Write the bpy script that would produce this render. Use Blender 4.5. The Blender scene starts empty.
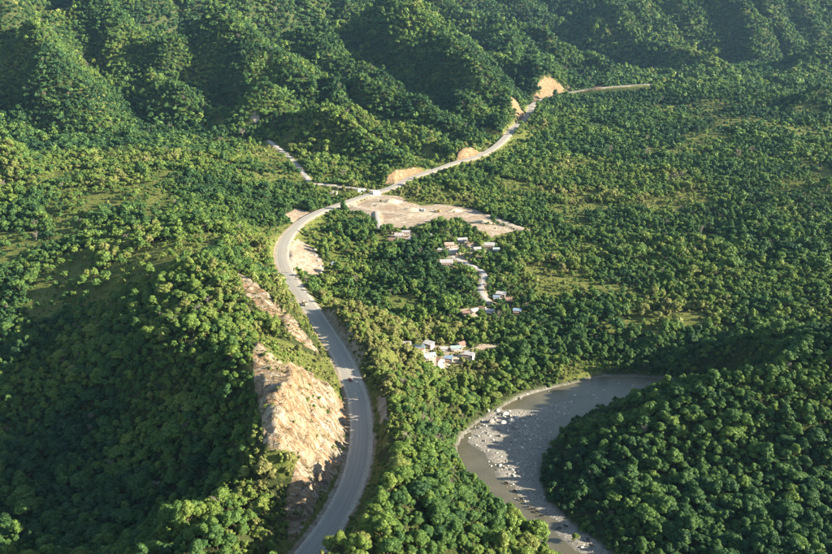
import bpy, bmesh, math, random
import numpy as np
from mathutils import Vector, Matrix

scene = bpy.context.scene
R = math.radians

# ---------------------------------------------------------------- camera
CAM_POS = (0.0, 0.0, 280.0)
cam_data = bpy.data.cameras.new('camera')
cam_data.sensor_width = 36.0
cam_data.lens = 34.8
cam_data.clip_start = 1.0
cam_data.clip_end = 20000.0
cam = bpy.data.objects.new('camera', cam_data)
scene.collection.objects.link(cam)
cam.location = CAM_POS
cam.rotation_euler = (R(90 - 19.0), 0, 0)
scene.camera = cam

# ---------------------------------------------------------------- sky and sun
SUN_ELEV, SUN_AZ = 20.5, -9.0          # azimuth: degrees from +X towards +Y
world = bpy.data.worlds.new('World')
scene.world = world
world.use_nodes = True
wn = world.node_tree
sky = wn.nodes.new('ShaderNodeTexSky')
sky.sky_type = 'NISHITA'
sky.sun_disc = False
sky.sun_elevation = R(SUN_ELEV)
sky.sun_rotation = R(90 - SUN_AZ)
sky.air_density = 1.2
sky.dust_density = 0.8
wn.nodes['Background'].inputs[1].default_value = 0.066
wn.links.new(sky.outputs[0], wn.nodes['Background'].inputs[0])
sun_data = bpy.data.lights.new('sun', 'SUN')
sun_data.energy = 5.0
sun_data.angle = R(0.5)
sun_data.color = (1.0, 0.88, 0.68)
sun = bpy.data.objects.new('sun', sun_data)
scene.collection.objects.link(sun)
sd = Vector((math.cos(R(SUN_ELEV)) * math.cos(R(SUN_AZ)), math.cos(R(SUN_ELEV)) * math.sin(R(SUN_AZ)), math.sin(R(SUN_ELEV))))
sun.rotation_euler = sd.to_track_quat('Z', 'Y').to_euler()
sun.location = sd * 900

scene.view_settings.view_transform = 'Standard'
scene.view_settings.look = 'None'
scene.view_settings.gamma = 1.0
scene.view_settings.use_curve_mapping = False
scene.view_settings.exposure = 2.0
scene.cycles.use_denoising = True
scene.cycles.max_bounces = 4
scene.cycles.diffuse_bounces = 2
scene.cycles.volume_bounces = 0
scene.cycles.transparent_max_bounces = 8

# ---------------------------------------------------------------- survey of the place: plan coordinates in metres (x east, y north, z up)
ROAD = [(-55.7,283.6,45),(-48.5,300.7,45),(-40.7,321.8,45),(-34.0,350.5,45),(-31.3,378.7,45),(-31.8,410.8,45),(-35.9,445.0,45),(-41.7,472.6,45),(-51.4,509.7,45),(-65.3,550.3,45),(-79.7,590.3,45),(-93.5,629.0,44),(-107.4,666.7,43),(-121.3,711.3,42),(-131.9,754.6,41),(-137.4,802.5,40),(-137.4,851.9,39),(-130.4,906.7,38),(-115.8,952.8,37),(-96.0,989.9,36),(-76.8,1022.3,36),(-59.7,1043.7,37),(-44.4,1061.3,38),(-27.4,1081.9,40),(-7.1,1128.4,41),(32.7,1183.0,43),(63.2,1230.2,44),(91.2,1256.9,46),(113.2,1295.3,47),(131.4,1335.2,49),(153.5,1404.5,51),(191.4,1549.3,53),(217.4,1618.2,54),(241.5,1724.1,56),(260.0,1828.9,57),(299.3,1943.5,58),(343.3,1994.7,61),(382.0,2021.9,66),(416.6,2024.5,72),(451.8,2018.0,77),(500.2,2016.4,81),(575.6,2024.6,85)]
LANES = [
    ('upper_lane',3.2,[(-246.3,1339.1,60), (-209.6,1271.9,52), (-181.3,1203.9,46), (-157.5,1135.3,42), (-145.8,1097.8,40), (-124.8,1096.0,39), (-100.5,1087.8,38), (-76.1,1072.2,38), (-51.1,1059.5,38)]),
    ('dirt_track',3.5,[(-85.2,997.8,36), (-73.0,984.9,34), (-54.7,971.6,33.5), (-32.0,961.1,33), (-12.2,953.7,33), (11.1,963.5,33)]),
    ('yard_track',4.5,[(88.3,956.6,31), (101.0,936.6,30), (115.4,915.3,29), (127.8,901.4,28)]),
    ('spur_track',2.6,[(-48.1,964.1,33.5), (-45.5,933.8,32), (-41.8,900.7,30)]),
    ('village_lane',2.8,[(37.7,802.2,27), (47.4,788.3,26), (58.8,774.9,25), (67.0,761.7,23), (66.4,741.8,22.5), (61.8,720.1,22), (62.2,700.8,21), (66.5,685.1,20)]),
    ('hamlet_path',2.2,[(6.1,560.6,19), (18.4,562.4,19), (32.6,570.1,18), (39.4,579.5,18), (46.1,586.2,18), (53.6,590.3,18), (63.3,591.1,18)]),
]
CTRL = [(-9.7,431.7,33.0),(9.0,454.5,20.0),(23.9,471.9,10.0),(-7.2,470.5,33.0),(16.5,495.3,20.0),(-23.4,471.0,40.0),(-9.0,393.2,36.0),(14.2,411.3,18.0),(-5.4,339.6,58.0),(-9.0,308.0,62.0),(-14.3,282.8,62.0),(-17.6,266.0,62.0),(4.4,337.5,48.0),(17.9,360.6,26.0),(33.4,353.0,16.0),(42.8,340.8,10.0),(6.4,307.3,42.0),(22.9,407.0,14.0),(-17.9,408.1,40.0),(-14.6,435.1,38.0),(83.4,457.4,11.0),(96.3,440.2,14.0),(101.2,403.9,16.0),(82.0,391.4,11.0),(100.3,371.4,12.0),(116.7,351.5,14.0),(123.8,480.0,13.0),(164.6,506.7,14.0),(18.7,571.6,19.0),(71.1,628.9,16.0),(148.4,633.7,14.0),(67.9,690.3,20.0),(118.5,722.7,18.0),(184.8,813.5,19.0),(47.7,835.5,29.0),(17.3,963.5,33.0),(-19.7,963.5,33.0),(66.2,957.6,32.0),(99.2,917.5,29.0),(-78.3,788.5,27.0),(-99.5,754.0,36.0),(-80.8,711.7,27.0),(-53.8,605.1,26.0),(-28.2,499.8,33.0),(-35.0,561.0,28.0),(-14.5,682.3,23.0),(3.3,619.4,20.0),(-16.5,791.7,26.0),(-77.6,913.9,30.0),(4.4,854.7,29.0),(163.8,878.6,22.0),(192.8,1051.4,27.0),(246.0,1369.1,38.0),(382.0,1788.3,52.0),(247.6,1552.2,48.0),(91.1,1126.8,38.0),(46.2,1071.9,36.0),(156.7,1198.1,38.0),(270.5,1164.1,30.0),(171.3,700.9,16.0),(246.5,846.4,20.0),(352.1,1047.3,28.0),(485.1,1369.1,38.0),(615.3,1764.7,55.0),(313.1,685.0,22.0),(504.0,1030.7,32.0),(-73.4,582.3,44.0),(-52.7,547.8,38.0),(-37.9,493.2,40.0),(-94.0,426.1,93.0),(-104.9,431.7,95.0),(-81.4,367.3,90.0),(-76.0,345.9,81.0),(-69.8,336.4,69.0),(-62.2,335.4,54.0),(-56.9,322.9,47.0),(-80.5,429.1,86.0),(-69.8,439.7,72.0),(-58.7,454.8,58.0),(-47.4,450.6,49.0),(-102.7,411.0,80.0),(-100.6,390.1,63.0),(-94.2,370.6,50.0),(-74.8,342.0,42.0),(-77.6,307.5,66.0),(-73.1,279.5,66.0),(-69.9,309.6,43.0),(-91.7,312.3,60.0),(-132.6,441.9,48.0),(-167.5,449.4,30.0),(-207.0,467.4,20.0),(-253.8,481.8,12.0),(-110.6,352.1,38.0),(-131.3,333.0,28.0),(-167.3,346.3,18.0),(-210.3,410.0,12.0),(-203.5,343.3,8.0),(-154.2,483.4,70.0),(-218.3,547.9,50.0),(-285.4,595.6,30.0),(-141.8,599.7,76.0),(-111.9,547.8,76.0),(-90.4,513.9,68.0),(-76.3,507.1,56.0),(-115.0,533.0,64.0),(-93.1,506.4,60.0),(-72.4,491.3,52.0),(-167.2,636.6,74.0),(-134.9,705.1,46.0),(-116.1,645.5,46.0),(-156.0,722.7,58.0),(-178.6,777.6,60.0),(-156.2,783.2,50.0),(-162.1,862.7,44.0),(-192.9,938.7,48.0),(-216.5,939.2,54.0),(-157.4,979.1,38.0),(-153.6,1042.2,36.0),(-241.1,1089.2,60.0),(-200.9,1089.6,46.0),(-114.8,1050.8,34.0),(-96.3,1068.5,34.0),(-209.8,683.6,70.0),(-281.9,732.4,55.0),(-354.1,765.0,45.0),(-422.6,781.3,40.0),(-291.5,977.8,70.0),(-390.3,977.8,70.0),(-512.3,1024.4,60.0),(-47.0,1026.6,37.0),(-27.1,1014.0,36.0),(-5.3,1036.5,36.0),(427.0,1540.2,46.0),(500.5,2010.4,60.0),(618.3,1919.0,70.0),(695.6,1647.1,70.0),(724.0,1448.1,60.0),(-700.0,300.0,10.0),(700.0,300.0,30.0),(0.0,150.0,40.0),(-300.0,0.0,20.0),(300.0,0.0,10.0),(0.0,-300.0,30.0),(-900.0,900.0,40.0),(900.0,900.0,40.0),(1200.0,2000.0,70.0),(-600.0,-300.0,20.0),(600.0,-300.0,20.0)]
SPURS = [
    ('a',0.72,[(-447.4,1898.5,297.2), (-377.7,1817.9,260.0), (-272.8,1718.7,206.6), (-237.3,1675.3,179.5), (-176.8,1631.9,167.0), (-105.7,1588.5,149.5), (-29.9,1532.7,117.8), (43.7,1483.1,87.3), (91.7,1371.5,68.3), (108.9,1325.0,52.4)]),
    ('b',0.72,[(-277.6,2019.4,235.1), (-197.0,1914.0,182.9), (-102.3,1852.0,164.6), (-2.1,1715.6,120.9), (68.0,1641.2,110.2), (127.3,1554.4,100.6), (158.6,1480.0,76.9)]),
    ('f',0.72,[(-280.7,1507.2,156.2), (-199.7,1408.0,117.5), (-141.9,1339.8,96.1), (-85.3,1271.6,74.2), (-36.3,1209.6,57.1), (-5.8,1160.0,48.6)]),
    ('h',0.72,[(-148.6,1503.2,115.5), (-72.0,1428.8,94.4), (-1.7,1366.8,72.3), (39.0,1304.8,55.9), (73.5,1280.0,52.2)]),
    ('c',0.72,[(-55.9,2262.4,280.4), (9.8,2076.4,229.2), (84.5,1909.0,183.2), (132.5,1772.6,148.9), (171.9,1685.8,121.6), (188.9,1630.0,103.6)]),
    ('d',0.72,[(46.1,2818.8,327.2), (156.0,2694.8,244.4), (271.2,2632.8,227.4), (345.3,2570.8,199.6), (419.5,2508.8,167.1), (483.5,2459.2,141.1), (548.1,2409.6,115.9), (639.3,2360.0,86.1)]),
    ('d2',0.72,[(257.7,2501.7,230.0), (292.5,2352.9,168.8), (300.8,2098.7,132.2), (317.0,2015.0,109.7)]),
    ('e',0.72,[(352.1,3396.0,374.1), (477.1,3272.0,280.6), (541.4,3179.0,227.2), (583.3,3086.0,183.4), (639.8,2993.0,145.4), (709.8,2900.0,109.5)]),
    ('r4',0.7,[(554.6,3300.0,353.4), (663.0,3050.0,239.7), (747.6,2800.0,170.1), (854.8,2600.0,127.1), (959.2,2450.0,84.5)]),
    ('e2',0.72,[(809.0,3782.0,405.4), (945.4,3596.0,300.6), (1066.8,3410.0,204.2), (1181.7,3255.0,133.6), (1283.5,3100.0,68.9)]),
    ('g',0.6,[(-532.4,1650.0,128.9), (-392.5,1480.0,91.3), (-313.9,1370.0,68.5), (-247.2,1270.0,55.5), (-192.9,1180.0,41.7)]),
    ('g2',0.46,[(-326.6,1150.0,50.6), (-260.3,1080.0,50.8), (-208.9,990.0,46.9), (-170.7,900.0,45.7)]),
    ('g3',0.45,[(-370.2,980.0,37.8), (-272.2,900.0,45.7), (-206.5,840.0,50.2), (-167.7,780.0,50.9)]),
    ('l1',0.72,[(-747.3,2018.8,302.7), (-611.9,1863.8,217.4), (-515.1,1739.8,161.5), (-449.9,1634.4,110.9), (-413.7,1560.0,81.1)]),
    ('l2',0.72,[(-922.9,1901.0,322.3), (-787.5,1715.0,222.4), (-641.8,1529.0,140.0), (-518.2,1374.0,88.1), (-432.2,1250.0,43.4)]),
    ('l3',0.72,[(-828.9,1388.4,185.5), (-658.4,1202.4,126.7), (-519.6,1047.4,81.7), (-432.7,954.4,50.4), (-359.3,880.0,27.5)]),
    ('r1',0.55,[(232.1,780.0,-13.8), (313.9,850.0,18.9), (418.8,950.0,32.7), (538.0,1050.0,41.0), (697.5,1200.0,52.8)]),
    ('r2',0.55,[(329.4,1150.0,-11.8), (448.0,1300.0,17.4), (583.7,1450.0,41.8), (757.6,1650.0,69.6), (1000.3,1900.0,106.0)]),
    ('r3',0.5,[(543.5,1800.0,6.5), (702.4,1950.0,43.2), (897.2,2150.0,83.1), (1210.9,2500.0,138.8)]),
    ('p',0.5,[(138.4,440.0,31.8), (178.8,455.0,46.8), (227.4,470.0,58.4), (280.3,490.0,70.7)]),
    ('k1',0.75,[(-29.0,500.0,52.0), (-33.0,510.0,59.0), (-40.0,530.0,62.0), (-47.0,550.0,62.0), (-56.0,575.0,60.0), (-64.0,592.0,52.0)]),
    ('k2',0.7,[(-20.0,468.0,50.0), (-16.0,458.0,53.0), (-12.0,430.0,53.0), (-9.0,400.0,54.0), (-6.0,370.0,60.0), (-6.0,340.0,67.0), (-9.0,310.0,70.0), (-20.0,270.0,72.0)]),
    ('q1',0.9,[(-37.9,1115.0,50.5), (-27.1,1135.0,53.6), (-14.4,1145.0,54.5), (0.0,1160.0,53.1), (11.8,1170.0,49.6)]),
    ('q2',0.9,[(67.7,1262.0,55.4), (76.3,1275.0,59.4), (88.0,1285.0,59.3), (99.7,1290.0,53.6)]),
    ('q3',0.9,[(182.8,1630.0,107.5), (187.0,1612.0,99.7), (193.9,1600.0,89.5)]),
    ('q4',0.9,[(272.1,1955.0,63.7), (299.6,1990.0,93.0), (316.2,2010.0,110.2), (338.9,2025.0,97.0), (365.3,2045.0,83.0), (394.4,2065.0,73.7)]),
]
BED_LEFT = [(227.8,543.6,8),(185.8,553.8,8),(160.0,557.2,8),(140.5,555.5,8),(115.4,543.6,8),(91.3,532.2,8),(71.2,518.1,8),(55.3,501.7,8),(40.0,483.5,8),(30.4,467.6,8),(26.3,452.6,8),(27.9,433.7,8),(32.2,414.0,8),(42.3,392.8,8),(54.3,372.4,8),(67.5,351.2,8),(78.9,328.2,8),(100.7,288.7,8)]
BED_RIGHT = [(212.3,500.3,8),(172.5,507.6,8),(145.0,510.6,8),(129.5,504.7,8),(114.6,493.2,8),(98.4,475.4,8),(87.1,455.0,8),(78.3,434.9,8),(74.3,416.1,8),(75.4,395.7,8),(84.6,373.3,8),(97.0,354.5,8),(114.1,321.1,8),(129.7,294.7,8)]
BAR = [(95.0,483.5,8),(113.3,512.1,8),(103.3,516.6,8),(83.0,504.7,8),(64.9,506.1,8),(51.2,494.6,8),(38.8,475.4,8),(32.7,462.5,8),(37.4,455.0,8),(45.0,445.3,8),(44.8,434.9,8),(46.3,424.8,8),(53.1,407.8,8),(59.1,389.9,8),(67.8,371.5,8),(79.2,355.3,8),(93.5,338.6,8),(107.4,314.1,8),(117.8,316.9,8),(99.1,352.0,8),(85.2,370.7,8),(76.1,392.8,8),(74.9,416.1,8),(78.8,438.3,8),(88.3,462.5,8)]
AREAS = {
    'rock': [
        [(-93.6,432.5),(-85.2,423.7),(-75.8,420.8),(-69.4,437.0),(-62.2,452.6),(-51.9,447.3),(-43.3,445.2),(-38.6,416.8),(-37.0,389.1),(-40.2,369.1),(-45.3,347.4),(-51.4,325.1),(-55.3,311.7),(-57.2,305.4),(-60.6,322.2),(-62.8,333.0),(-62.2,336.3),(-60.5,339.1),(-57.9,349.5),(-60.2,352.9),(-67.3,348.6),(-75.2,351.7),(-78.3,359.7),(-85.4,386.7),(-92.0,409.3)],
        [(-145.8,617.0),(-137.0,612.7),(-116.1,570.1),(-103.0,553.1),(-91.7,544.5),(-80.0,526.1),(-70.3,513.2),(-64.9,507.6),(-75.5,505.6),(-87.7,516.5),(-99.7,531.8),(-114.0,541.4),(-125.3,556.2)],
        [(-45.5,1087.4),(-39.1,1106.6),(-28.3,1125.6),(-17.2,1142.6),(-5.8,1157.3),(11.8,1169.2),(23.7,1175.5),(-5.7,1133.1),(-22.4,1108.9)],
        [(63.6,1237.7),(66.6,1270.9),(75.8,1266.0),(86.2,1280.8),(100.0,1291.8),(96.8,1268.6)],
        [(189.0,1664.0),(203.5,1716.7),(215.8,1691.4),(233.7,1696.9),(244.1,1696.6),(215.5,1619.0),(200.6,1594.2),(197.0,1619.5)],
        [(260.6,1866.8),(278.9,1952.6),(300.5,1970.1),(295.4,1992.8),(317.2,2029.9),(336.2,2039.5),(350.9,2033.6),(405.0,2162.1),(433.3,2170.3),(398.8,2111.3),(334.8,1959.8),(308.4,1972.6)],
        [(422.0,2014.5),(474.9,2193.0),(508.6,2225.8),(454.4,2006.6)],
    ],
    'dirt': [
        [(-127.5,834.9),(-110.6,818.8),(-97.0,782.3),(-88.8,744.0),(-93.7,727.1),(-104.9,726.0),(-115.1,720.1),(-123.4,737.7),(-129.9,780.1)],
        [(-154.8,929.4),(-149.3,974.0),(-118.9,947.9),(-127.1,917.0),(-133.5,878.9),(-144.9,895.1)],
        [(-78.2,584.2),(-69.7,593.3),(-60.3,568.9),(-54.1,541.2),(-49.5,520.0),(-54.5,513.3),(-64.0,537.6)],
        [(-62.6,1025.2),(-45.1,1044.6),(-21.2,1040.7),(-10.3,1012.6),(7.6,996.7),(30.8,1006.1),(61.0,995.8),(80.3,980.2),(94.2,940.6),(80.7,922.2),(46.5,926.9),(29.0,940.2),(14.2,922.9),(-11.6,900.9),(-32.9,912.6),(-45.7,938.1),(-64.3,965.5),(-87.6,979.6),(-81.6,999.7)],
        [(63.9,919.7),(99.7,921.9),(114.3,904.2),(83.1,868.4),(68.8,888.3)],
        [(42.6,579.8),(51.2,589.4),(68.6,603.1),(50.4,599.9)],
        [(107.4,599.5),(115.3,598.0),(112.3,590.2),(106.2,591.8)],
        [(-23.4,444.4),(-18.2,437.9),(-16.1,409.5),(-20.8,412.3)],
        [(-286.3,1438.6),(-270.6,1426.6),(-280.5,1421.0),(-292.3,1429.6)],
    ],
    'yard': [
        [(26.0,835.5),(39.9,855.5),(59.9,857.1),(86.8,859.0),(93.3,834.3),(71.2,802.9),(47.2,785.6),(29.2,799.5)],
        [(22.7,788.2),(37.2,791.1),(40.5,773.5),(24.1,766.8)],
        [(73.3,709.5),(85.2,714.7),(84.9,694.1),(71.1,685.4)],
        [(39.2,668.7),(63.1,676.6),(65.2,658.5),(40.0,648.7)],
        [(-34.6,894.2),(-4.6,900.4),(4.5,864.9),(-8.7,839.5),(-28.6,848.8)],
        [(0.0,573.2),(14.5,594.6),(37.1,595.7),(47.6,584.0),(46.4,566.7),(25.7,551.9),(4.3,520.9)],
    ],
    'grass': [
        [(-111.6,504.6),(-98.4,506.2),(-81.8,502.8),(-60.0,498.9),(-44.8,471.4),(-38.9,443.9),(-52.0,436.7),(-60.6,431.0),(-67.5,416.9),(-77.2,415.3),(-85.6,418.9)],
        [(-73.7,352.0),(-66.3,348.7),(-59.3,353.6),(-57.1,350.6),(-60.5,338.4),(-66.3,338.9),(-72.9,345.1)],
        [(-24.2,387.0),(-16.5,360.1),(-14.8,320.4),(-21.4,291.1),(-28.6,269.8),(-40.4,300.8),(-29.3,333.8),(-25.9,359.7)],
        [(-61.1,523.5),(-51.2,532.2),(-40.6,493.9),(-31.5,454.6),(-26.0,445.0),(-34.2,477.3),(-47.0,506.7)],
        [(-26.0,445.0),(-22.2,444.5),(-16.1,409.5),(-16.1,378.9),(-22.2,390.7)],
        [(-28.3,686.4),(-11.2,702.0),(1.8,686.8),(-1.8,663.9),(-18.5,659.4)],
        [(305.2,1829.4),(340.2,1774.7),(362.2,1669.7),(327.3,1616.3),(295.0,1712.3)],
        [(122.9,752.7),(168.6,783.8),(167.7,728.8),(134.6,703.4),(112.2,710.8)],
        [(-24.8,506.4),(-9.1,560.2),(-8.3,508.7),(-20.2,492.9)],
        [(29.5,552.0),(56.0,552.1),(50.9,535.5),(28.7,534.4)],
        [(85.8,1272.2),(145.7,1395.9),(216.9,1537.3),(248.7,1559.0),(203.8,1438.4),(148.3,1336.0),(100.6,1256.0)],
        [(-41.2,1045.1),(-5.3,1042.9),(-10.2,995.3),(-25.0,976.4),(-40.8,999.3)],
        [(-166.3,728.1),(-154.9,745.9),(-143.4,712.3),(-155.8,676.6)],
        [(-135.2,1090.0),(-89.8,1072.4),(-93.9,1039.3),(-127.7,1070.1)],
        [(111.1,563.7),(146.6,585.0),(140.7,557.3),(111.6,543.7)],
        [(121.8,1149.3),(176.1,1121.7),(196.7,1074.5),(154.5,1066.3),(123.5,1095.3)],
        [(196.7,1074.5),(256.3,1110.5),(250.2,1068.7),(203.9,1037.8)],
        [(106.5,781.2),(142.9,804.1),(146.7,776.0),(112.2,746.3)],
        [(-77.9,682.8),(-58.1,683.1),(-50.8,576.5),(-64.2,587.7)],
        [(12.0,638.7),(46.1,635.9),(43.4,619.2),(13.3,618.8)],
        [(234.2,1298.4),(300.9,1321.0),(291.0,1259.3),(229.7,1225.9)],
        [(301.4,1056.7),(397.4,1103.3),(397.0,1023.4),(307.2,982.6)],
        [(196.5,654.7),(254.8,672.3),(260.0,636.9),(204.6,621.6)],
        [(30.7,1001.3),(82.0,1003.8),(76.8,1020.9),(37.9,1027.2)],
        [(73.4,889.2),(110.3,889.2),(102.5,859.7),(78.0,860.7)],
    ],
}
HOUSES = [
    (50.6, 848.8, 11, 8, 3.6, 0.2, 'white'),
    (35.7, 833.2, 10, 8, 3.4, -0.1, 'tan'),
    (41.4, 814.7, 13, 8, 3.4, 0.15, 'white'),
    (78.0, 833.5, 14, 9, 3.8, -0.25, 'white'),
    (65.2, 821.7, 8, 6, 3.2, 0.1, 'grey'),
    (31.1, 780.2, 13, 9, 3.6, -0.1, 'white'),
    (-19.2, 871.1, 10, 7, 3.3, 0.3, 'white'),
    (-11.4, 881.9, 9, 7, 3.2, -0.2, 'grey'),
    (-111.1, 1060.1, 10, 7, 3.6, 0.1, 'white'),
    (79.4, 704.2, 9, 6, 3.2, -0.15, 'white'),
    (74.5, 696.6, 6, 5, 2.8, 0.1, 'blue'),
    (90.3, 668.9, 7, 5, 3, 0.05, 'blue'),
    (51.4, 662.9, 7, 5, 3, 0.3, 'white'),
    (43.9, 657.0, 6, 5, 2.8, 0.2, 'rust'),
    (58.9, 668.5, 6, 5, 2.8, -0.2, 'rust'),
    (9.9, 583.0, 8, 6, 3, -0.35, 'white'),
    (31.8, 584.9, 9, 5, 2.9, -0.1, 'teal'),
    (41.2, 570.8, 8, 5, 3, -0.5, 'white'),
    (9.6, 538.4, 9, 6, 3, 0.1, 'teal'),
    (24.9, 562.5, 6, 5, 2.8, 0.1, 'blue'),
    (15.2, 542.9, 7, 5, 2.8, -0.4, 'rust'),
    (-6.9, 566.8, 6, 5, 2.8, 0.2, 'white'),
    (-80.9, 762.8, 6, 5, 2.8, 0.1, 'blue'),
    (13.5, 867.6, 9, 6, 3, 0.2, 'grey'),
    (58.4, 832.5, 7, 5, 2.8, 0.5, 'rust'),
    (26.6, 816.6, 7, 5, 2.8, -0.4, 'white'),
    (86.0, 826.3, 7, 5, 2.8, 0.3, 'teal'),
    (-26.7, 858.9, 7, 5, 2.8, 0.1, 'rust'),
    (-4.4, 859.0, 7, 5, 2.8, -0.3, 'white'),
    (3.1, 568.8, 7, 5, 2.8, 0.4, 'blue'),
    (21.3, 581.7, 7, 5, 2.8, 0.2, 'white'),
    (36.2, 593.5, 6, 5, 2.8, 0.6, 'rust'),
    (65.7, 664.7, 7, 5, 2.8, -0.4, 'white'),
    (84.9, 694.1, 6, 5, 2.8, 0.3, 'rust'),
    (17.9, 545.4, 6, 4, 2.6, 0.2, 'grey'),
]
SPOTS = {
    'red_car': [(-42.8,474.3)],
    'truck': [(-90.8,614.2)],
    'yard_truck': [(8.1,973.7),(26.7,969.1)],
    'wall_block': [(-106.6,811.2),(-102.4,785.5),(-98.0,765.4),(-94.4,751.1),(-91.5,742.1),(-91.5,732.8)],
    'pole': [(-112.5,702.2),(-107.7,681.3)],
    'cattle': [(53.8,411.9),(57.9,403.9),(60.7,395.4),(64.6,388.4),(66.3,386.3),(67.9,383.6),(69.9,380.1),(77.7,368.4),(81.7,369.8),(91.2,357.5),(92.3,352.7)],
    'palm': [(27.9,863.1),(33.2,855.6),(21.9,845.8),(19.2,820.4),(28.3,805.1),(87.7,720.2),(90.5,702.9),(97.8,701.6),(86.0,687.3),(80.6,725.6),(99.1,689.5),(66.2,714.8),(1.6,573.6),(3.9,569.0),(63.9,850.5),(53.5,822.6),(82.6,756.6)],
    'heap': [(-30.9,1009.3),(-6.2,975.6),(48.7,975.9),(46.5,877.5),(78.9,930.5)],
    'bar_tree': [(84.1,357.6)],
    'apron': [(-72.7,1060.7),(-52.4,1043.5)],
    'boulder': [(83.3,528.4),(80.9,526.1),(75.1,520.2),(50.2,499.4),(53.2,501.9),(56.7,501.3),(58.1,495.1),(61.7,496.1),(64.9,493.3),(69.4,490.8),(50.4,485.2),(46.0,481.4),(43.0,477.5),(40.9,467.0),(47.1,470.1),(45.1,487.4),(54.7,488.1),(65.5,486.6),(71.8,488.0),(59.1,484.3),(45.0,460.6),(50.3,461.9),(55.3,466.7),(61.2,472.6),(66.4,477.0),(73.4,479.4),(79.4,493.6),(86.2,498.2),(106.1,532.7),(115.9,525.7),(54.7,429.0),(58.7,426.2),(62.1,424.2),(64.7,421.0),(67.3,417.5),(59.1,419.7),(55.7,421.7),(51.9,431.9),(50.2,426.8),(70.8,425.7),(43.2,489.5),(39.8,479.5),(52.9,476.5),(74.0,473.6),(86.4,512.8),(90.9,505.5),(97.2,532.1),(101.6,523.3),(109.9,529.1),(123.8,536.3),(128.4,526.5),(110.9,514.6),(97.0,512.7),(89.8,522.0),(78.5,512.9),(70.5,511.1),(118.5,520.2),(134.1,539.6),(108.5,538.2),(63.6,482.3),(56.0,473.4),(48.7,466.7),(67.9,466.9),(74.3,461.1),(62.4,459.1),(68.0,451.9),(56.7,454.4),(80.0,478.0)],
}

# ---------------------------------------------------------------- the lie of the land (metres)
def vnoise(x, y, s=0):
    xi = np.floor(x); yi = np.floor(y)
    fx = x - xi; fy = y - yi
    fx = fx * fx * (3 - 2 * fx); fy = fy * fy * (3 - 2 * fy)
    def h(a, b):
        n = (a * 127.1 + b * 311.7 + s * 74.7)
        v = np.sin(n) * 43758.5453
        return v - np.floor(v)
    a = h(xi, yi); b = h(xi + 1, yi); c = h(xi, yi + 1); d = h(xi + 1, yi + 1)
    return (a + (b - a) * fx) * (1 - fy) + (c + (d - c) * fx) * fy

def fbm(x, y, scale, octaves=4, s=0):
    t = 0; amp = 0.5; f = 1.0 / scale
    for o in range(octaves):
        t = t + amp * (vnoise(x * f + 13.7 * o, y * f - 7.3 * o, s + o) - 0.5) * 2
        amp *= 0.5; f *= 2.03
    return t

def smooth(a, b, x):
    t = np.clip((x - a) / (b - a), 0, 1)
    return t * t * (3 - 2 * t)

def seg_dist(px, py, line):
    """distance to a polyline of (x, y, z), the z of the nearest point and the side (+ left)"""
    best = np.full(px.shape, 1e18); zz = np.zeros(px.shape); side = np.zeros(px.shape)
    for (ax, ay, az), (bx_, by_, bz) in zip(line[:-1], line[1:]):
        dx, dy = bx_ - ax, by_ - ay
        t = np.clip(((px - ax) * dx + (py - ay) * dy) / (dx * dx + dy * dy + 1e-9), 0, 1)
        ex, ey = px - (ax + dx * t), py - (ay + dy * t)
        d = ex * ex + ey * ey
        m = d < best
        best = np.where(m, d, best); zz = np.where(m, az + (bz - az) * t, zz)
        side = np.where(m, dx * ey - dy * ex, side)
    return np.sqrt(best), zz, side

def poly_sd(px, py, poly):
    """signed distance to a polygon, negative inside"""
    xs = [p[0] for p in poly]; ys = [p[1] for p in poly]
    out = np.full(px.shape, 1e6)
    m = (px > min(xs) - 80) & (px < max(xs) + 80) & (py > min(ys) - 80) & (py < max(ys) + 80)
    if not m.any():
        return out
    x, y = px[m], py[m]
    best = np.full(x.shape, 1e18); inside = np.zeros(x.shape, bool)
    n = len(poly)
    for i in range(n):
        ax, ay = poly[i][:2]; bx_, by_ = poly[(i + 1) % n][:2]
        dx, dy = bx_ - ax, by_ - ay
        t = np.clip(((x - ax) * dx + (y - ay) * dy) / (dx * dx + dy * dy + 1e-9), 0, 1)
        d = (x - ax - dx * t) ** 2 + (y - ay - dy * t) ** 2
        best = np.minimum(best, d)
        if ay != by_:
            c = ((ay > y) != (by_ > y)) & (x < (bx_ - ax) * (y - ay) / (by_ - ay) + ax)
            inside ^= c
    d = np.sqrt(best)
    out[m] = np.where(inside, -d, d)
    return out

def catmull(pts, n=6):
    p = [np.array(q, float) for q in pts]
    p = [2 * p[0] - p[1]] + p + [2 * p[-1] - p[-2]]
    out = []
    for i in range(1, len(p) - 2):
        for k in range(n):
            t = k / n
            out.append(tuple(0.5 * (2 * p[i] + (p[i + 1] - p[i - 1]) * t + (2 * p[i - 1] - 5 * p[i] + 4 * p[i + 1] - p[i + 2]) * t * t + (3 * p[i] - p[i - 1] - 3 * p[i + 1] + p[i + 2]) * t ** 3)))
    out.append(tuple(p[-2]))
    return out

ROAD_C = catmull(ROAD, 6)
BED_L = catmull(BED_LEFT, 4); BED_R = catmull(BED_RIGHT, 4)
BED = BED_L + BED_R[::-1]
BAR_C = catmull(BAR + BAR[:1], 3)
WATER_Z = 8.0

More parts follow.
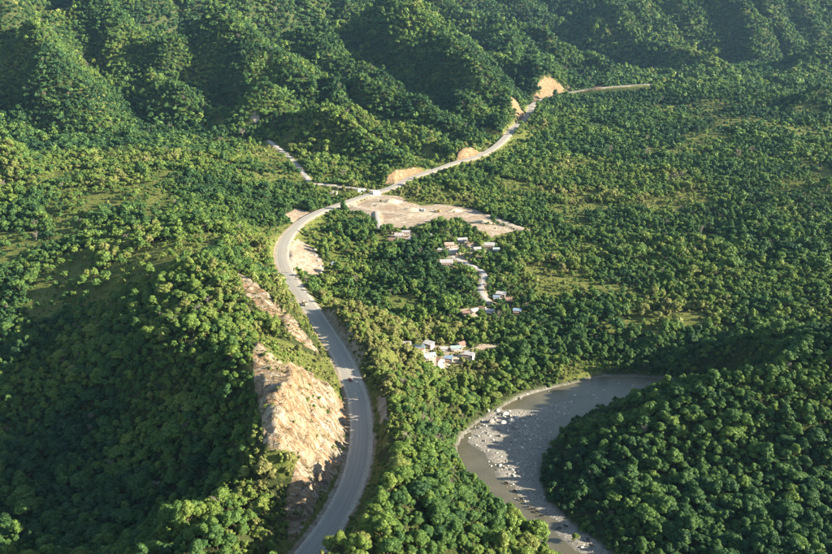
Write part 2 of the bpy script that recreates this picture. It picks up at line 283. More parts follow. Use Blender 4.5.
_P = np.array([(p[0], p[1]) for p in CTRL]); _Z = np.array([p[2] for p in CTRL])
_D = np.sqrt(((_P[:, None, :] - _P[None, :, :]) ** 2).sum(-1) + 30.0 ** 2)
_n = len(_P)
_A = np.zeros((_n + 3, _n + 3))
_A[:_n, :_n] = _D + np.eye(_n) * -1.5
_A[:_n, _n] = 1; _A[:_n, _n + 1:] = _P / 500; _A[_n, :_n] = 1; _A[_n + 1:, :_n] = _P.T / 500
_W = np.linalg.solve(_A, np.concatenate([_Z, [0, 0, 0]]))

def base_height(x, y):
    out = np.full(x.shape, _W[_n]) + _W[_n + 1] * x / 500 + _W[_n + 2] * y / 500
    for i in range(_n):
        out += _W[i] * np.sqrt((x - _P[i, 0]) ** 2 + (y - _P[i, 1]) ** 2 + 900.0)
    return out

def height(x, y):
    z = np.clip(base_height(x, y), 6, 110)
    far = smooth(950, 1400, y)
    # mountain spurs: rounded tents along crest lines, bent by noise
    wx = x + 26 * fbm(x, y, 170, 3, 5) * far; wy = y + 26 * fbm(x, y, 170, 3, 9) * far
    for name, slope, line in SPURS:
        d, zc, side = seg_dist(wx, wy, line)
        w = 4.0 if name[0] == 'q' else np.where(y < 700, 7.0, 7 + 4 * far)
        crestn = 7 * fbm(x, y, 90, 2, 31) * far
        t = zc + crestn - slope * (np.sqrt(d * d + w * w) - w)
        k = 2.5 + 1.5 * far
        m = np.maximum(z, t)
        z = m + k * np.log(np.exp(np.clip((z - m) / k, -40, 0)) + np.exp(np.clip((t - m) / k, -40, 0))) - k * 0.02
    # high country behind
    ramp = np.clip((y - 2420 - 0.55 * np.clip(x, -900, 450)) * 0.7, 0, 680)
    rid = 1 - np.abs(fbm(x + 300, y * 0.8, 620, 4, 3)) * 2
    z = np.maximum(z, np.where(ramp > 0, 40 + ramp * (0.55 + 0.5 * rid), 0))
    # gullies and lumps on the mountain flanks
    up = smooth(45, 110, z) * smooth(900, 1300, y)
    al = 0.3 * x - 0.95 * y; ac = 0.95 * x + 0.3 * y + 60 * fbm(x, y, 260, 2, 25)
    rib = np.abs(fbm(ac, al * 0.36, 150, 2, 21)); rib2 = np.abs(fbm(ac, al * 0.5, 66, 2, 23))
    z = z - up * 125 * (0.30 - rib) - up * 26 * (0.30 - rib2) + up * 6 * fbm(x, y, 50, 3, 44)
    z = z + 1.2 * fbm(x, y, 45, 3, 60) * smooth(300, 500, y)
    # road bench: fill and cut slopes
    d, zr, side = seg_dist(x, y, ROAD_C)
    w = 7.2
    e = np.maximum(d - w, 0)
    rough = 1 + 0.25 * fbm(x, y, 16, 3, 77)
    z = np.clip(z, zr - 0.12 - 0.62 * e, zr - 0.12 + 1.3 * rough * np.maximum(e - 1.5, 0) + 0.0)
    for nm, wd, line in LANES:
        dl, zl, _s = seg_dist(x, y, line)
        e = np.maximum(dl - wd, 0)
        z = np.clip(z, zl - 0.12 - 0.5 * e, zl - 0.12 + 0.6 * e)
    # river bed
    sdv = poly_sd(x, y, BED)
    near = sdv < 79
    if near.any():
        bar = smooth(5, -5, poly_sd(x, y, BAR_C) + 3 * fbm(x, y, 14, 3, 81))
        bed = 6.9 + bar * (1.45 + 1.0 * fbm(x, y * 1.5, 17, 3, 82)) + 0.9 * np.clip(fbm(x, y, 11, 3, 83), -0.2, 1) * smooth(-1, -12, sdv)
        bed = bed + smooth(-5, 0, sdv) * 0.9
        z = np.where(sdv < 0, bed, np.where(near, np.minimum(z, 8.4 + 0.75 * np.maximum(sdv, 0) + 0.9 * np.maximum(sdv - 12, 0)), z))
        z = np.where((sdv >= 0), np.maximum(z, 8.3), z)
    return z

def rock_relief(x, y, z, rock):
    """ledges and diagonal joints on the cut faces"""
    q = y + 0.28 * z + 6 * fbm(x, y, 24, 3, 90)
    s1 = (q / 13.0) % 1.0; s2 = (q / 4.1 + 0.13 * z) % 1.0
    saw = lambda s: np.where(s < 0.78, s / 0.78, (1 - s) / 0.22) - 0.5
    bench = np.abs(((z + 2.5 * fbm(x, y, 30, 2, 94)) / 9.0) % 1.0 - 0.5) * 2
    return rock * (3.6 * saw(s1) * (0.7 + 0.9 * fbm(x, y, 30, 2, 93)) + 1.3 * saw(s2) + 1.6 * (smooth(0.3, 0.7, bench) - 0.5) + 2.0 * fbm(x, y, 5, 3, 91) + 1.6 * fbm(x * 0.5, y * 1.6, 22, 2, 92))
# ---------------------------------------------------------------- end of the lie of the land

# ---------------------------------------------------------------- helpers
col = scene.collection
rng = np.random.default_rng(11)
random.seed(11)

def tag(o, label=None, cat=None, group=None, kind=None):
    if label: o['label'] = label
    if cat: o['category'] = cat
    if group: o['group'] = group
    if kind: o['kind'] = kind
    return o

def link(o, parent=None):
    col.objects.link(o)
    if parent is not None: o.parent = parent
    return o

def mesh_obj(name, bm, mat, parent=None, smooth_faces=False):
    me = bpy.data.meshes.new(name)
    bmesh.ops.recalc_face_normals(bm, faces=bm.faces[:])
    bm.to_mesh(me); bm.free()
    for m in (mat if isinstance(mat, (list, tuple)) else [mat]): me.materials.append(m)
    if smooth_faces: me.polygons.foreach_set('use_smooth', [True] * len(me.polygons))
    return link(bpy.data.objects.new(name, me), parent)

def empty(name, loc, rz=0.0):
    o = bpy.data.objects.new(name, None)
    o.empty_display_size = 0.5
    o.location = loc; o.rotation_euler = (0, 0, rz)
    return link(o)

def copy_tree(o, parent=None):
    c = o.copy(); link(c, parent)
    for ch in list(o.children): copy_tree(ch, c)
    return c

def box(bm, c, s, rz=0.0, taper=1.0):
    vs = []
    for dz in (-0.5, 0.5):
        k = taper if dz > 0 else 1.0
        for dx, dy in ((-0.5, -0.5), (0.5, -0.5), (0.5, 0.5), (-0.5, 0.5)):
            x, y = dx * s[0] * k, dy * s[1] * k
            vs.append(bm.verts.new((c[0] + x * math.cos(rz) - y * math.sin(rz), c[1] + x * math.sin(rz) + y * math.cos(rz), c[2] + dz * s[2])))
    for f in ((0, 3, 2, 1), (4, 5, 6, 7), (0, 1, 5, 4), (1, 2, 6, 5), (2, 3, 7, 6), (3, 0, 4, 7)):
        bm.faces.new([vs[i] for i in f])

def cyl_y(bm, c, r, w, n=14):
    a = [bm.verts.new((c[0] + r * math.cos(i * 2 * math.pi / n), c[1] - w / 2, c[2] + r * math.sin(i * 2 * math.pi / n))) for i in range(n)]
    b = [bm.verts.new((v.co.x, c[1] + w / 2, v.co.z)) for v in a]
    bm.faces.new(a); bm.faces.new(b[::-1])
    for i in range(n): bm.faces.new((a[i], b[i], b[(i + 1) % n], a[(i + 1) % n]))

def tube(bm, pts, radii, n=7):
    rings = []
    for i, p in enumerate(pts):
        p = Vector(p)
        d = (Vector(pts[min(i + 1, len(pts) - 1)]) - Vector(pts[max(i - 1, 0)])).normalized()
        a = d.orthogonal().normalized(); b = d.cross(a)
        rings.append([bm.verts.new(p + (a * math.cos(k * 2 * math.pi / n) + b * math.sin(k * 2 * math.pi / n)) * radii[i]) for k in range(n)])
    for r0, r1 in zip(rings[:-1], rings[1:]):
        for k in range(n): bm.faces.new((r0[k], r0[(k + 1) % n], r1[(k + 1) % n], r1[k]))
    bm.faces.new(rings[-1])

# ---------------------------------------------------------------- materials
class NT:
    def __init__(self, name):
        self.m = bpy.data.materials.new(name); self.m.use_nodes = True
        self.t = self.m.node_tree; self.bsdf = self.t.nodes['Principled BSDF']; self.out = self.t.nodes['Material Output']
    def n(self, typ, **kw):
        nd = self.t.nodes.new(typ)
        for k, v in kw.items():
            if k.startswith('i_'): nd.inputs[int(k[2:])].default_value = v
            else: setattr(nd, k, v)
        return nd
    def l(self, a, b): self.t.links.new(a, b)
    def mix(self, fac, a, b, blend='MIX'):
        nd = self.n('ShaderNodeMix', data_type='RGBA', blend_type=blend)
        for v, i in ((fac, 0), (a, 6), (b, 7)):
            if isinstance(v, (int, float)): nd.inputs[i].default_value = v
            elif isinstance(v, tuple): nd.inputs[i].default_value = (*v, 1) if len(v) == 3 else v
            else: self.l(v, nd.inputs[i])
        return nd.outputs[2]
    def math(self, op, a, b=0.0, c=0.0):
        nd = self.n('ShaderNodeMath', operation=op)
        for v, i in ((a, 0), (b, 1), (c, 2)):
            if isinstance(v, (int, float)): nd.inputs[i].default_value = v
            else: self.l(v, nd.inputs[i])
        return nd.outputs[0]
    def noise(self, vec, scale, detail=4.0, rough=0.55, dist=0.0):
        nd = self.n('ShaderNodeTexNoise')
        nd.inputs['Scale'].default_value = scale; nd.inputs['Detail'].default_value = detail
        nd.inputs['Roughness'].default_value = rough; nd.inputs['Distortion'].default_value = dist
        if vec is not None: self.l(vec, nd.inputs['Vector'])
        return nd
    def ramp(self, fac, stops):
        nd = self.n('ShaderNodeValToRGB')
        el = nd.color_ramp.elements
        while len(el) < len(stops): el.new(0.5)
        for e, (p, c) in zip(el, stops): e.position = p; e.color = (*c, 1)
        self.l(fac, nd.inputs[0])
        return nd.outputs[0]
    def attr(self, name, typ='GEOMETRY'):
        return self.n('ShaderNodeAttribute', attribute_name=name, attribute_type=typ)
    def map(self, vec, scale=(1, 1, 1), rot=(0, 0, 0)):
        nd = self.n('ShaderNodeMapping'); nd.inputs['Scale'].default_value = scale; nd.inputs['Rotation'].default_value = rot
        self.l(vec, nd.inputs['Vector']); return nd.outputs[0]
    def bump(self, h, strength, dist):
        nd = self.n('ShaderNodeBump'); nd.inputs['Strength'].default_value = strength; nd.inputs['Distance'].default_value = dist
        self.l(h, nd.inputs['Height']); self.l(nd.outputs[0], self.bsdf.inputs['Normal'])
    def base(self, c, rough=0.9, spec=0.2):
        if isinstance(c, tuple): self.bsdf.inputs['Base Color'].default_value = (*c, 1)
        else: self.l(c, self.bsdf.inputs['Base Color'])
        self.bsdf.inputs['Roughness'].default_value = rough
        self.bsdf.inputs['Specular IOR Level'].default_value = spec

def simple(name, c, rough=0.8, var=0.25, scale=1.5, spec=0.2, metal=0.0):
    t = NT(name); tc = t.n('ShaderNodeTexCoord').outputs['Object']
    nz = t.noise(tc, scale, 5, 0.65)
    lo = tuple(v * (1 - var) for v in c); hi = tuple(min(1, v * (1 + var)) for v in c)
    t.base(t.ramp(nz.outputs[0], [(0.3, lo), (0.7, hi)]), rough, spec)
    t.bsdf.inputs['Metallic'].default_value = metal
    return t.m

def ground_material():
    t = NT('ground')
    p = t.n('ShaderNodeNewGeometry').outputs['Position']
    n1 = t.noise(p, 0.035, 5, 0.6).outputs[0]; n2 = t.noise(p, 0.22, 5, 0.65).outputs[0]; n3 = t.noise(p, 1.1, 4, 0.7).outputs[0]
    floor = t.ramp(n2, [(0.3, (0.030, 0.042, 0.016)), (0.55, (0.055, 0.070, 0.024)), (0.8, (0.10, 0.095, 0.045))])
    grass = t.ramp(n2, [(0.25, (0.075, 0.105, 0.024)), (0.5, (0.14, 0.155, 0.04)), (0.75, (0.24, 0.20, 0.085))])
    grass = t.mix(t.ramp(n3, [(0.4, (0, 0, 0)), (0.75, (1, 1, 1))]), grass, (0.10, 0.13, 0.03))
    dirt = t.ramp(n2, [(0.3, (0.20, 0.155, 0.11)), (0.5, (0.37, 0.31, 0.235)), (0.7, (0.50, 0.45, 0.37))])
    dirt = t.mix(t.ramp(n1, [(0.42, (0, 0, 0)), (0.7, (0.8, 0.8, 0.8))]), dirt, (0.25, 0.165, 0.10))
    # cut rock: pale cream beds dipping across the face, rust seams, grey crumbs
    rp = t.map(p, (0.40, 0.55, 0.40), (R(12), 0, R(8)))
    s1 = t.noise(t.map(p, (0.10, 0.75, 0.16), (R(14), 0, R(6))), 0.55, 7, 0.68, 0.9).outputs[0]
    s2 = t.noise(rp, 0.6, 7, 0.72, 1.2).outputs[0]
    rock = t.ramp(s1, [(0.34, (0.075, 0.055, 0.036)), (0.42, (0.17, 0.13, 0.085)), (0.48, (0.29, 0.235, 0.165)), (0.56, (0.38, 0.34, 0.27)), (0.66, (0.47, 0.44, 0.385))])
    rock = t.mix(t.ramp(n1, [(0.42, (0, 0, 0)), (0.66, (0.62, 0.62, 0.62))]), rock, (0.33, 0.20, 0.095))
    rock = t.mix(t.ramp(s2, [(0.53, (0, 0, 0)), (0.60, (0.8, 0.8, 0.8))]), rock, (0.12, 0.095, 0.06))
    rock = t.mix(t.ramp(n3, [(0.62, (0, 0, 0)), (0.75, (0.5, 0.5, 0.5))]), rock, (0.16, 0.15, 0.07))
    ck = t.n('ShaderNodeTexVoronoi', feature='DISTANCE_TO_EDGE'); ck.inputs['Scale'].default_value = 0.42
    wv = t.n('ShaderNodeVectorMath', operation='ADD'); nzv = t.noise(p, 0.25, 3, 0.6)
    sc = t.n('ShaderNodeVectorMath', operation='SCALE'); sc.inputs[3].default_value = 3.5; t.l(nzv.outputs['Color'], sc.inputs[0])
    t.l(t.map(p, (0.26, 1.15, 0.30), (R(20), 0, R(12))), wv.inputs[0]); t.l(sc.outputs[0], wv.inputs[1]); t.l(wv.outputs[0], ck.inputs['Vector'])
    joint = t.ramp(ck.outputs['Distance'], [(0.0, (1, 1, 1)), (0.07, (0, 0, 0))])
    joint = t.math('MULTIPLY', joint, t.ramp(nzv.outputs[0], [(0.42, (0, 0, 0)), (0.6, (1, 1, 1))]))
    rock = t.mix(t.math('MULTIPLY', joint, 0.5), rock, (0.10, 0.075, 0.045))
    rust = t.noise(t.map(p, (0.05, 0.35, 0.05), (R(14), 0, R(6))), 1.0, 4, 0.6).outputs[0]
    rock = t.mix(t.ramp(rust, [(0.52, (0, 0, 0)), (0.64, (0.7, 0.7, 0.7))]), rock, (0.27, 0.155, 0.07))
    # the cuts farther up the valley are in ochre, weathered earth
    sy = t.n('ShaderNodeSeparateXYZ'); t.l(p, sy.inputs[0])
    far_cut = t.n('ShaderNodeMapRange'); far_cut.inputs[1].default_value = 850; far_cut.inputs[2].default_value = 1050; t.l(sy.outputs[1], far_cut.inputs[0])
    ochre = t.ramp(s2, [(0.35, (0.36, 0.25, 0.14)), (0.5, (0.27, 0.165, 0.08)), (0.62, (0.15, 0.10, 0.05))])
    rock = t.mix(t.math('MULTIPLY', far_cut.outputs[0], 0.62), rock, ochre)
    vor = t.n('ShaderNodeTexVoronoi'); vor.inputs['Scale'].default_value = 0.9; t.l(p, vor.inputs['Vector'])
    grav = t.ramp(n3, [(0.3, (0.17, 0.16, 0.135)), (0.5, (0.33, 0.31, 0.27)), (0.7, (0.52, 0.49, 0.44))])
    grav = t.mix(0.45, grav, t.mix(1.0, grav, t.ramp(vor.outputs['Distance'], [(0.1, (1, 1, 1)), (0.7, (0.25, 0.25, 0.25))]), 'MULTIPLY'))
    def m(nm): return t.attr(nm).outputs['Fac']
    jit = t.math('MULTIPLY', t.math('SUBTRACT', n3, 0.5), 0.9)
    jit2 = t.math('ADD', jit, t.math('MULTIPLY', t.math('SUBTRACT', n2, 0.5), 0.9))
    def edge(nm): 
        f = t.math('ADD', m(nm), jit2)
        nd = t.n('ShaderNodeMapRange', interpolation_type='SMOOTHSTEP'); nd.inputs[1].default_value = 0.38; nd.inputs[2].default_value = 0.62
        t.l(f, nd.inputs[0]); return nd.outputs[0]
    c = t.mix(edge('grass'), floor, grass)
    c = t.mix(edge('dirt'), c, dirt)
    c = t.mix(edge('rock'), c, rock)
    c = t.mix(m('gravel'), c, grav)
    t.base(c, 0.95, 0.1)
    h = t.math('SUBTRACT', t.math('ADD', t.math('MULTIPLY', n3, 0.6), t.math('MULTIPLY', s2, 1.2)), t.math('MULTIPLY', t.math('MULTIPLY', joint, m('rock')), 0.7))
    t.bump(h, 0.9, 1.8)
    return t.m

def foliage_material(name, stops):
    t = NT(name)
    rnd = t.n('ShaderNodeObjectInfo').outputs['Random']
    tint = t.attr('tint', 'INSTANCER').outputs['Fac']
    lv = t.attr('leafvar').outputs['Fac']
    f = t.math('ADD', tint, t.math('MULTIPLY', t.math('SUBTRACT', rnd, 0.5), 0.27))
    f = t.math('ADD', f, t.math('MULTIPLY', t.math('SUBTRACT', lv, 0.5), 0.24))
    c = t.ramp(f, stops)
    br = t.math('MULTIPLY_ADD', lv, 0.6, 0.72)
    hsv = t.n('ShaderNodeHueSaturation'); t.l(c, hsv.inputs['Color']); t.l(br, hsv.inputs['Value'])
    t.base(hsv.outputs[0], 0.55, 0.25)
    tr = t.n('ShaderNodeBsdfTranslucent'); t.l(hsv.outputs[0], tr.inputs[0])
    mx = t.n('ShaderNodeMixShader'); mx.inputs[0].default_value = 0.35
    t.l(t.bsdf.outputs[0], mx.inputs[1]); t.l(tr.outputs[0], mx.inputs[2]); t.l(mx.outputs[0], t.out.inputs[0])
    return t.m

def road_material():
    t = NT('road_surface')
    uv = t.n('ShaderNodeUVMap', uv_map='UVMap').outputs[0]
    st = t.noise(t.map(uv, (1.3, 0.012, 1)), 1.0, 4, 0.6).outputs[0]
    pt = t.noise(t.map(uv, (0.12, 0.035, 1)), 1.0, 4, 0.6).outputs[0]
    fi = t.noise(uv, 3.0, 4, 0.7).outputs[0]
    c = t.ramp(st, [(0.3, (0.22, 0.205, 0.175)), (0.5, (0.295, 0.275, 0.235)), (0.72, (0.37, 0.345, 0.295))])
    c = t.mix(t.ramp(pt, [(0.45, (0, 0, 0)), (0.7, (0.6, 0.6, 0.6))]), c, (0.34, 0.295, 0.23))
    c = t.mix(0.25, c, t.ramp(fi, [(0.3, (0.14, 0.14, 0.13)), (0.7, (0.42, 0.40, 0.36))]))
    sx = t.n('ShaderNodeSeparateXYZ'); t.l(uv, sx.inputs[0])
    au = t.math('ABSOLUTE', sx.outputs[0])
    track = t.math('COSINE', t.math('MULTIPLY', t.math('SUBTRACT', au, 1.35), 3.3))
    c = t.mix(t.math('MULTIPLY', t.math('MAXIMUM', track, 0.0), 0.30), c, (0.17, 0.16, 0.145))
    ed = t.math('ADD', t.math('SUBTRACT', au, 4.3), t.math('MULTIPLY', t.math('SUBTRACT', t.noise(t.map(uv, (0.4, 0.06, 1)), 1.0, 5, 0.7).outputs[0], 0.5), 3.2))
    c = t.mix(t.ramp(ed, [(0.0, (0, 0, 0)), (0.5, (0.85, 0.85, 0.85))]), c, (0.40, 0.34, 0.26))
    t.base(c, 0.85, 0.2)
    return t.m

def water_material():
    t = NT('river_water')
    p = t.n('ShaderNodeNewGeometry').outputs['Position']
    nz = t.noise(p, 0.05, 4).outputs[0]
    c = t.ramp(nz, [(0.3, (0.075, 0.070, 0.043)), (0.7, (0.12, 0.105, 0.066))])
    t.base(c, 0.08, 0.5)
    w = t.noise(t.map(p, (1, 1.6, 1)), 0.9, 4, 0.6, 0.4).outputs[0]
    t.bump(w, 0.6, 0.4)
    return t.m

MAT = {}
MAT['ground'] = ground_material()
GREEN = [(0.0, (0.026, 0.075, 0.032)), (0.3, (0.060, 0.135, 0.040)), (0.55, (0.115, 0.205, 0.046)), (0.78, (0.19, 0.265, 0.05)), (1.0, (0.25, 0.25, 0.09))]
MAT['leaf'] = foliage_material('leaves', GREEN)
MAT['bark'] = simple('bark', (0.10, 0.075, 0.05), 0.9)
MAT['road'] = road_material()
MAT['water'] = water_material()
MAT['gravel_edge'] = simple('gravel_edge', (0.40, 0.36, 0.29), 0.95, 0.25, 0.6)
MAT['track'] = simple('track_dirt', (0.34, 0.29, 0.22), 0.95, 0.2, 0.3)
MAT['lane'] = simple('lane_concrete', (0.33, 0.32, 0.30), 0.9, 0.2, 0.4)
MAT['stone'] = simple('river_stone', (0.24, 0.22, 0.20), 0.9, 0.5, 0.8)
MAT['pale_stone'] = simple('pale_stone', (0.50, 0.47, 0.41), 0.9, 0.25, 0.8)
MAT['concrete'] = simple('concrete', (0.66, 0.63, 0.57), 0.85, 0.12, 0.7)
MAT['plaster'] = simple('plaster', (0.62, 0.58, 0.50), 0.9, 0.15, 0.9)
MAT['block'] = simple('block_wall', (0.38, 0.34, 0.30), 0.9, 0.2, 1.2)
MAT['glass'] = simple('window_dark', (0.03, 0.035, 0.04), 0.15, 0.1, 1, 0.5)
MAT['wood'] = simple('door_wood', (0.16, 0.09, 0.05), 0.7)
def roof_material(name, c):
    t = NT(name); tc = t.n('ShaderNodeTexCoord').outputs['Object']
    n1 = t.noise(t.map(tc, (1.6, 0.25, 0.25)), 1.0, 5, 0.7).outputs[0]; n2 = t.noise(tc, 0.45, 4, 0.6).outputs[0]
    k = t.ramp(n1, [(0.3, tuple(v * 0.7 for v in c)), (0.6, c)])
    k = t.mix(t.ramp(n2, [(0.52, (0, 0, 0)), (0.62, (0.7, 0.7, 0.7))]), k, (0.22, 0.13, 0.09))
    t.base(k, 0.55, 0.3); return t.m
for k_ in ('white', 'grey', 'tan', 'blue', 'teal', 'rust'):
    MAT['roof_' + k_] = roof_material('sheet_roof_' + k_, {'white': (0.40, 0.40, 0.39), 'grey': (0.36, 0.37, 0.38), 'tan': (0.42, 0.35, 0.27), 'blue': (0.20, 0.29, 0.38), 'teal': (0.30, 0.40, 0.39), 'rust': (0.26, 0.17, 0.13)}[k_])
MAT['red_paint'] = simple('red_paint', (0.16, 0.025, 0.02), 0.3, 0.1, 1, 0.5)
MAT['white_paint'] = simple('white_paint', (0.68, 0.68, 0.66), 0.4, 0.1, 1, 0.4)
MAT['yellow_paint'] = simple('yellow_paint', (0.55, 0.36, 0.07), 0.5, 0.15, 1, 0.4)
MAT['tan_metal'] = simple('dusty_metal', (0.45, 0.36, 0.26), 0.7, 0.2, 1)
MAT['rubber'] = simple('rubber', (0.025, 0.025, 0.025), 0.8)
MAT['steel'] = simple('steel', (0.35, 0.35, 0.35), 0.5, 0.1, 2, 0.5)
MAT['hide'] = simple('black_hide', (0.022, 0.019, 0.017), 0.7)
MAT['palm_leaf'] = foliage_material('palm_leaves', [(0.0, (0.05, 0.09, 0.03)), (0.5, (0.11, 0.15, 0.04)), (1.0, (0.22, 0.21, 0.09))])

# ---------------------------------------------------------------- ground sheet
def spacing_axis(knots):
    out = [knots[0][0]]
    for (a, s0), (b, s1) in zip(knots[:-1], knots[1:]):
        x = a
        while x < b - 1e-6:
            s = s0 + (s1 - s0) * (x - a) / (b - a)
            x += s
            out.append(min(x, b))
        out[-1] = b
    return np.array(out)

XS = spacing_axis([(-4200, 160), (-1700, 24), (-1200, 12), (-500, 9), (-220, 5), (-140, 1.6), (-115, 1.15), (-25, 1.15), (5, 2.4), (140, 2.6), (240, 6), (520, 9), (1200, 12), (1700, 24), (4200, 160)])
YS = spacing_axis([(-650, 60), (150, 20), (230, 4), (290, 1.4), (560, 1.4), (640, 2.6), (800, 3.6), (1150, 5), (1700, 8), (2600, 9), (3200, 14), (4000, 35), (6800, 170)])
GX, GY = np.meshgrid(XS, YS)
gx, gy = GX.ravel(), GY.ravel()
GZ = height(gx, gy)
wob = 3.0 + 0.004 * gy
wobn = fbm(gx, gy, 12, 3, 101) * 3.0
def area_mask(name, x, y, soft=3.0, wobble=None):
    out = np.zeros(x.shape)
    for i, pl in enumerate(AREAS[name]):
        s = poly_sd(x, y, pl)
        if wobble is not None: s = s + wobble
        out = np.maximum(out, smooth(soft, -soft, s))
    return out
def clearing(x, y):
    """scattered old pastures on the valley floor"""
    c = fbm(x * 0.75 + 40, y * 0.55, 62, 3, 160)
    return smooth(0.17, 0.27, c) * smooth(540, 620, y) * smooth(2100, 1800, y)
M_rock = area_mask('rock', gx, gy, 2.2, wobn * 0.7)
M_dirt = area_mask('dirt', gx, gy, 2.5, wobn * 0.6)
M_dirt = np.maximum(M_dirt, 0.62 * area_mask('yard', gx, gy, 4.0, wobn * 1.5))
M_grass = area_mask('grass', gx, gy, 4.0, wobn)
M_grass = np.maximum(M_grass, area_mask('yard', gx, gy, 6.0, wobn))
M_grass = np.maximum(M_grass, clearing(gx, gy))
bed_sd = poly_sd(gx, gy, BED)
M_grav = smooth(2.0, -1.0, bed_sd + wobn * 0.5)
rd, rz_, rside = seg_dist(gx, gy, ROAD_C)
M_grass = np.maximum(M_grass, smooth(19, 8, rd + wobn) * 0.75)
M_dirt = np.maximum(M_dirt, smooth(10.0, 7.4, rd + wobn * 0.35) * 0.8)
M_dirt = np.maximum(M_dirt, smooth(19.0, 12.0, rd + wobn * 0.8) * 0.75 * (rside < 0) * smooth(485, 510, gy) * smooth(640, 600, gy))
for nm, wd, line in LANES:
    dl, zl, _s = seg_dist(gx, gy, line)
    M_dirt = np.maximum(M_dirt, smooth(wd + 3.0, wd, dl + wobn * 0.4))
GZ = GZ + rock_relief(gx, gy, GZ, M_rock * smooth(8.5, 13, rd)) * (0.5 + 0.5 * smooth(1500, 500, gy))
GZ2 = GZ.reshape(GX.shape)
nx, ny = len(XS), len(YS)
idx = np.arange(nx * ny).reshape(ny, nx)
quads = np.stack([idx[:-1, :-1], idx[:-1, 1:], idx[1:, 1:], idx[1:, :-1]], -1).reshape(-1, 4)

def grid_mesh(name, co, faces):
    me = bpy.data.meshes.new(name)
    nv, nf, k = len(co), len(faces), faces.shape[1]
    me.vertices.add(nv); me.vertices.foreach_set('co', np.ascontiguousarray(co, np.float32).ravel())
    me.loops.add(nf * k); me.loops.foreach_set('vertex_index', np.ascontiguousarray(faces, np.int32).ravel())
    me.polygons.add(nf); me.polygons.foreach_set('loop_start', np.arange(0, nf * k, k, dtype=np.int32))
    me.update(calc_edges=True)
    return me

gme = grid_mesh('ground', np.stack([gx, gy, GZ], -1), quads)
gme.polygons.foreach_set('use_smooth', np.ones(len(quads), bool))
for nm, arr in (('rock', M_rock), ('dirt', M_dirt), ('grass', M_grass), ('gravel', M_grav)):
    a = gme.attributes.new(nm, 'FLOAT', 'POINT'); a.data.foreach_set('value', arr.astype(np.float32))
gme.materials.append(MAT['ground'])
ground = link(bpy.data.objects.new('ground', gme)); tag(ground, kind='structure')

def ground_z(x, y):
    x = np.asarray(x, float); y = np.asarray(y, float)
    i = np.clip(np.searchsorted(XS, x) - 1, 0, nx - 2); j = np.clip(np.searchsorted(YS, y) - 1, 0, ny - 2)
    fx = (x - XS[i]) / (XS[i + 1] - XS[i]); fy = (y - YS[j]) / (YS[j + 1] - YS[j])
    return (GZ2[j, i] * (1 - fx) + GZ2[j, i + 1] * fx) * (1 - fy) + (GZ2[j + 1, i] * (1 - fx) + GZ2[j + 1, i + 1] * fx) * fy
def gz(x, y): return float(ground_z(x, y))

# ---------------------------------------------------------------- road, lanes, river
def ribbon(name, line, offs, dz, mat, parent=None, follow=False, jitter=0.0):
    """a strip along a line; offs is a list of (offset to the right, extra height)"""
    p = [Vector(q) for q in line]
    co = []; uvs = []; s = 0.0
    for i, q in enumerate(p):
        d = p[min(i + 1, len(p) - 1)] - p[max(i - 1, 0)]; d.z = 0; d.normalize()
        r = Vector((d.y, -d.x, 0))
        if i: s += (p[i] - p[i - 1]).length
        for o, hz in offs:
            oo = o + (jitter * (random.random() - 0.5) if jitter and o in (offs[0][0], offs[-1][0]) else 0)
            v = q + r * oo
            z = gz(v.x, v.y) + dz + hz if follow else q.z + dz + hz
            co.append((v.x, v.y, z)); uvs.append((oo, s))
    k = len(offs)
    fs = [(i * k + j, i * k + j + 1, (i + 1) * k + j + 1, (i + 1) * k + j) for i in range(len(p) - 1) for j in range(k - 1)]
    me = bpy.data.meshes.new(name); me.from_pydata(co, [], [f[::-1] for f in fs]); me.materials.append(mat)
    uvl = me.uv_layers.new(name='UVMap')
    for lp in me.loops: uvl.data[lp.index].uv = uvs[lp.vertex_index]
    return link(bpy.data.objects.new(name, me), parent)

ROAD_F = catmull(ROAD, 14)
road = ribbon('road', ROAD_F, [(-4.75, -0.25), (-4.7, 0.02), (-2.4, 0.08), (0, 0.13), (2.4, 0.08), (4.7, 0.02), (4.75, -0.25)], 0.02, MAT['road'])
tag(road, kind='structure')
sh = ribbon('road_shoulder', ROAD_F, [(4.75, -0.02), (5.8, -0.05), (7.1, -0.15)], 0.02, MAT['gravel_edge'], None, False, 0.5); tag(sh, kind='structure')
sh = ribbon('road_shoulder', ROAD_F, [(-6.4, -0.16), (-5.5, -0.05), (-4.75, -0.02)], 0.02, MAT['gravel_edge'], None, False, 0.5); tag(sh, kind='structure')
for nm, wd, line in LANES:
    m = MAT['lane'] if nm in ('upper_lane', 'village_lane', 'spur_track') else MAT['track']
    o = ribbon(nm, catmull(line, 8), [(-wd, -0.06), (-wd * 0.5, 0.03), (wd * 0.5, 0.03), (wd, -0.06)], 0.05, m, None, True, 0.8)
    tag(o, kind='structure')

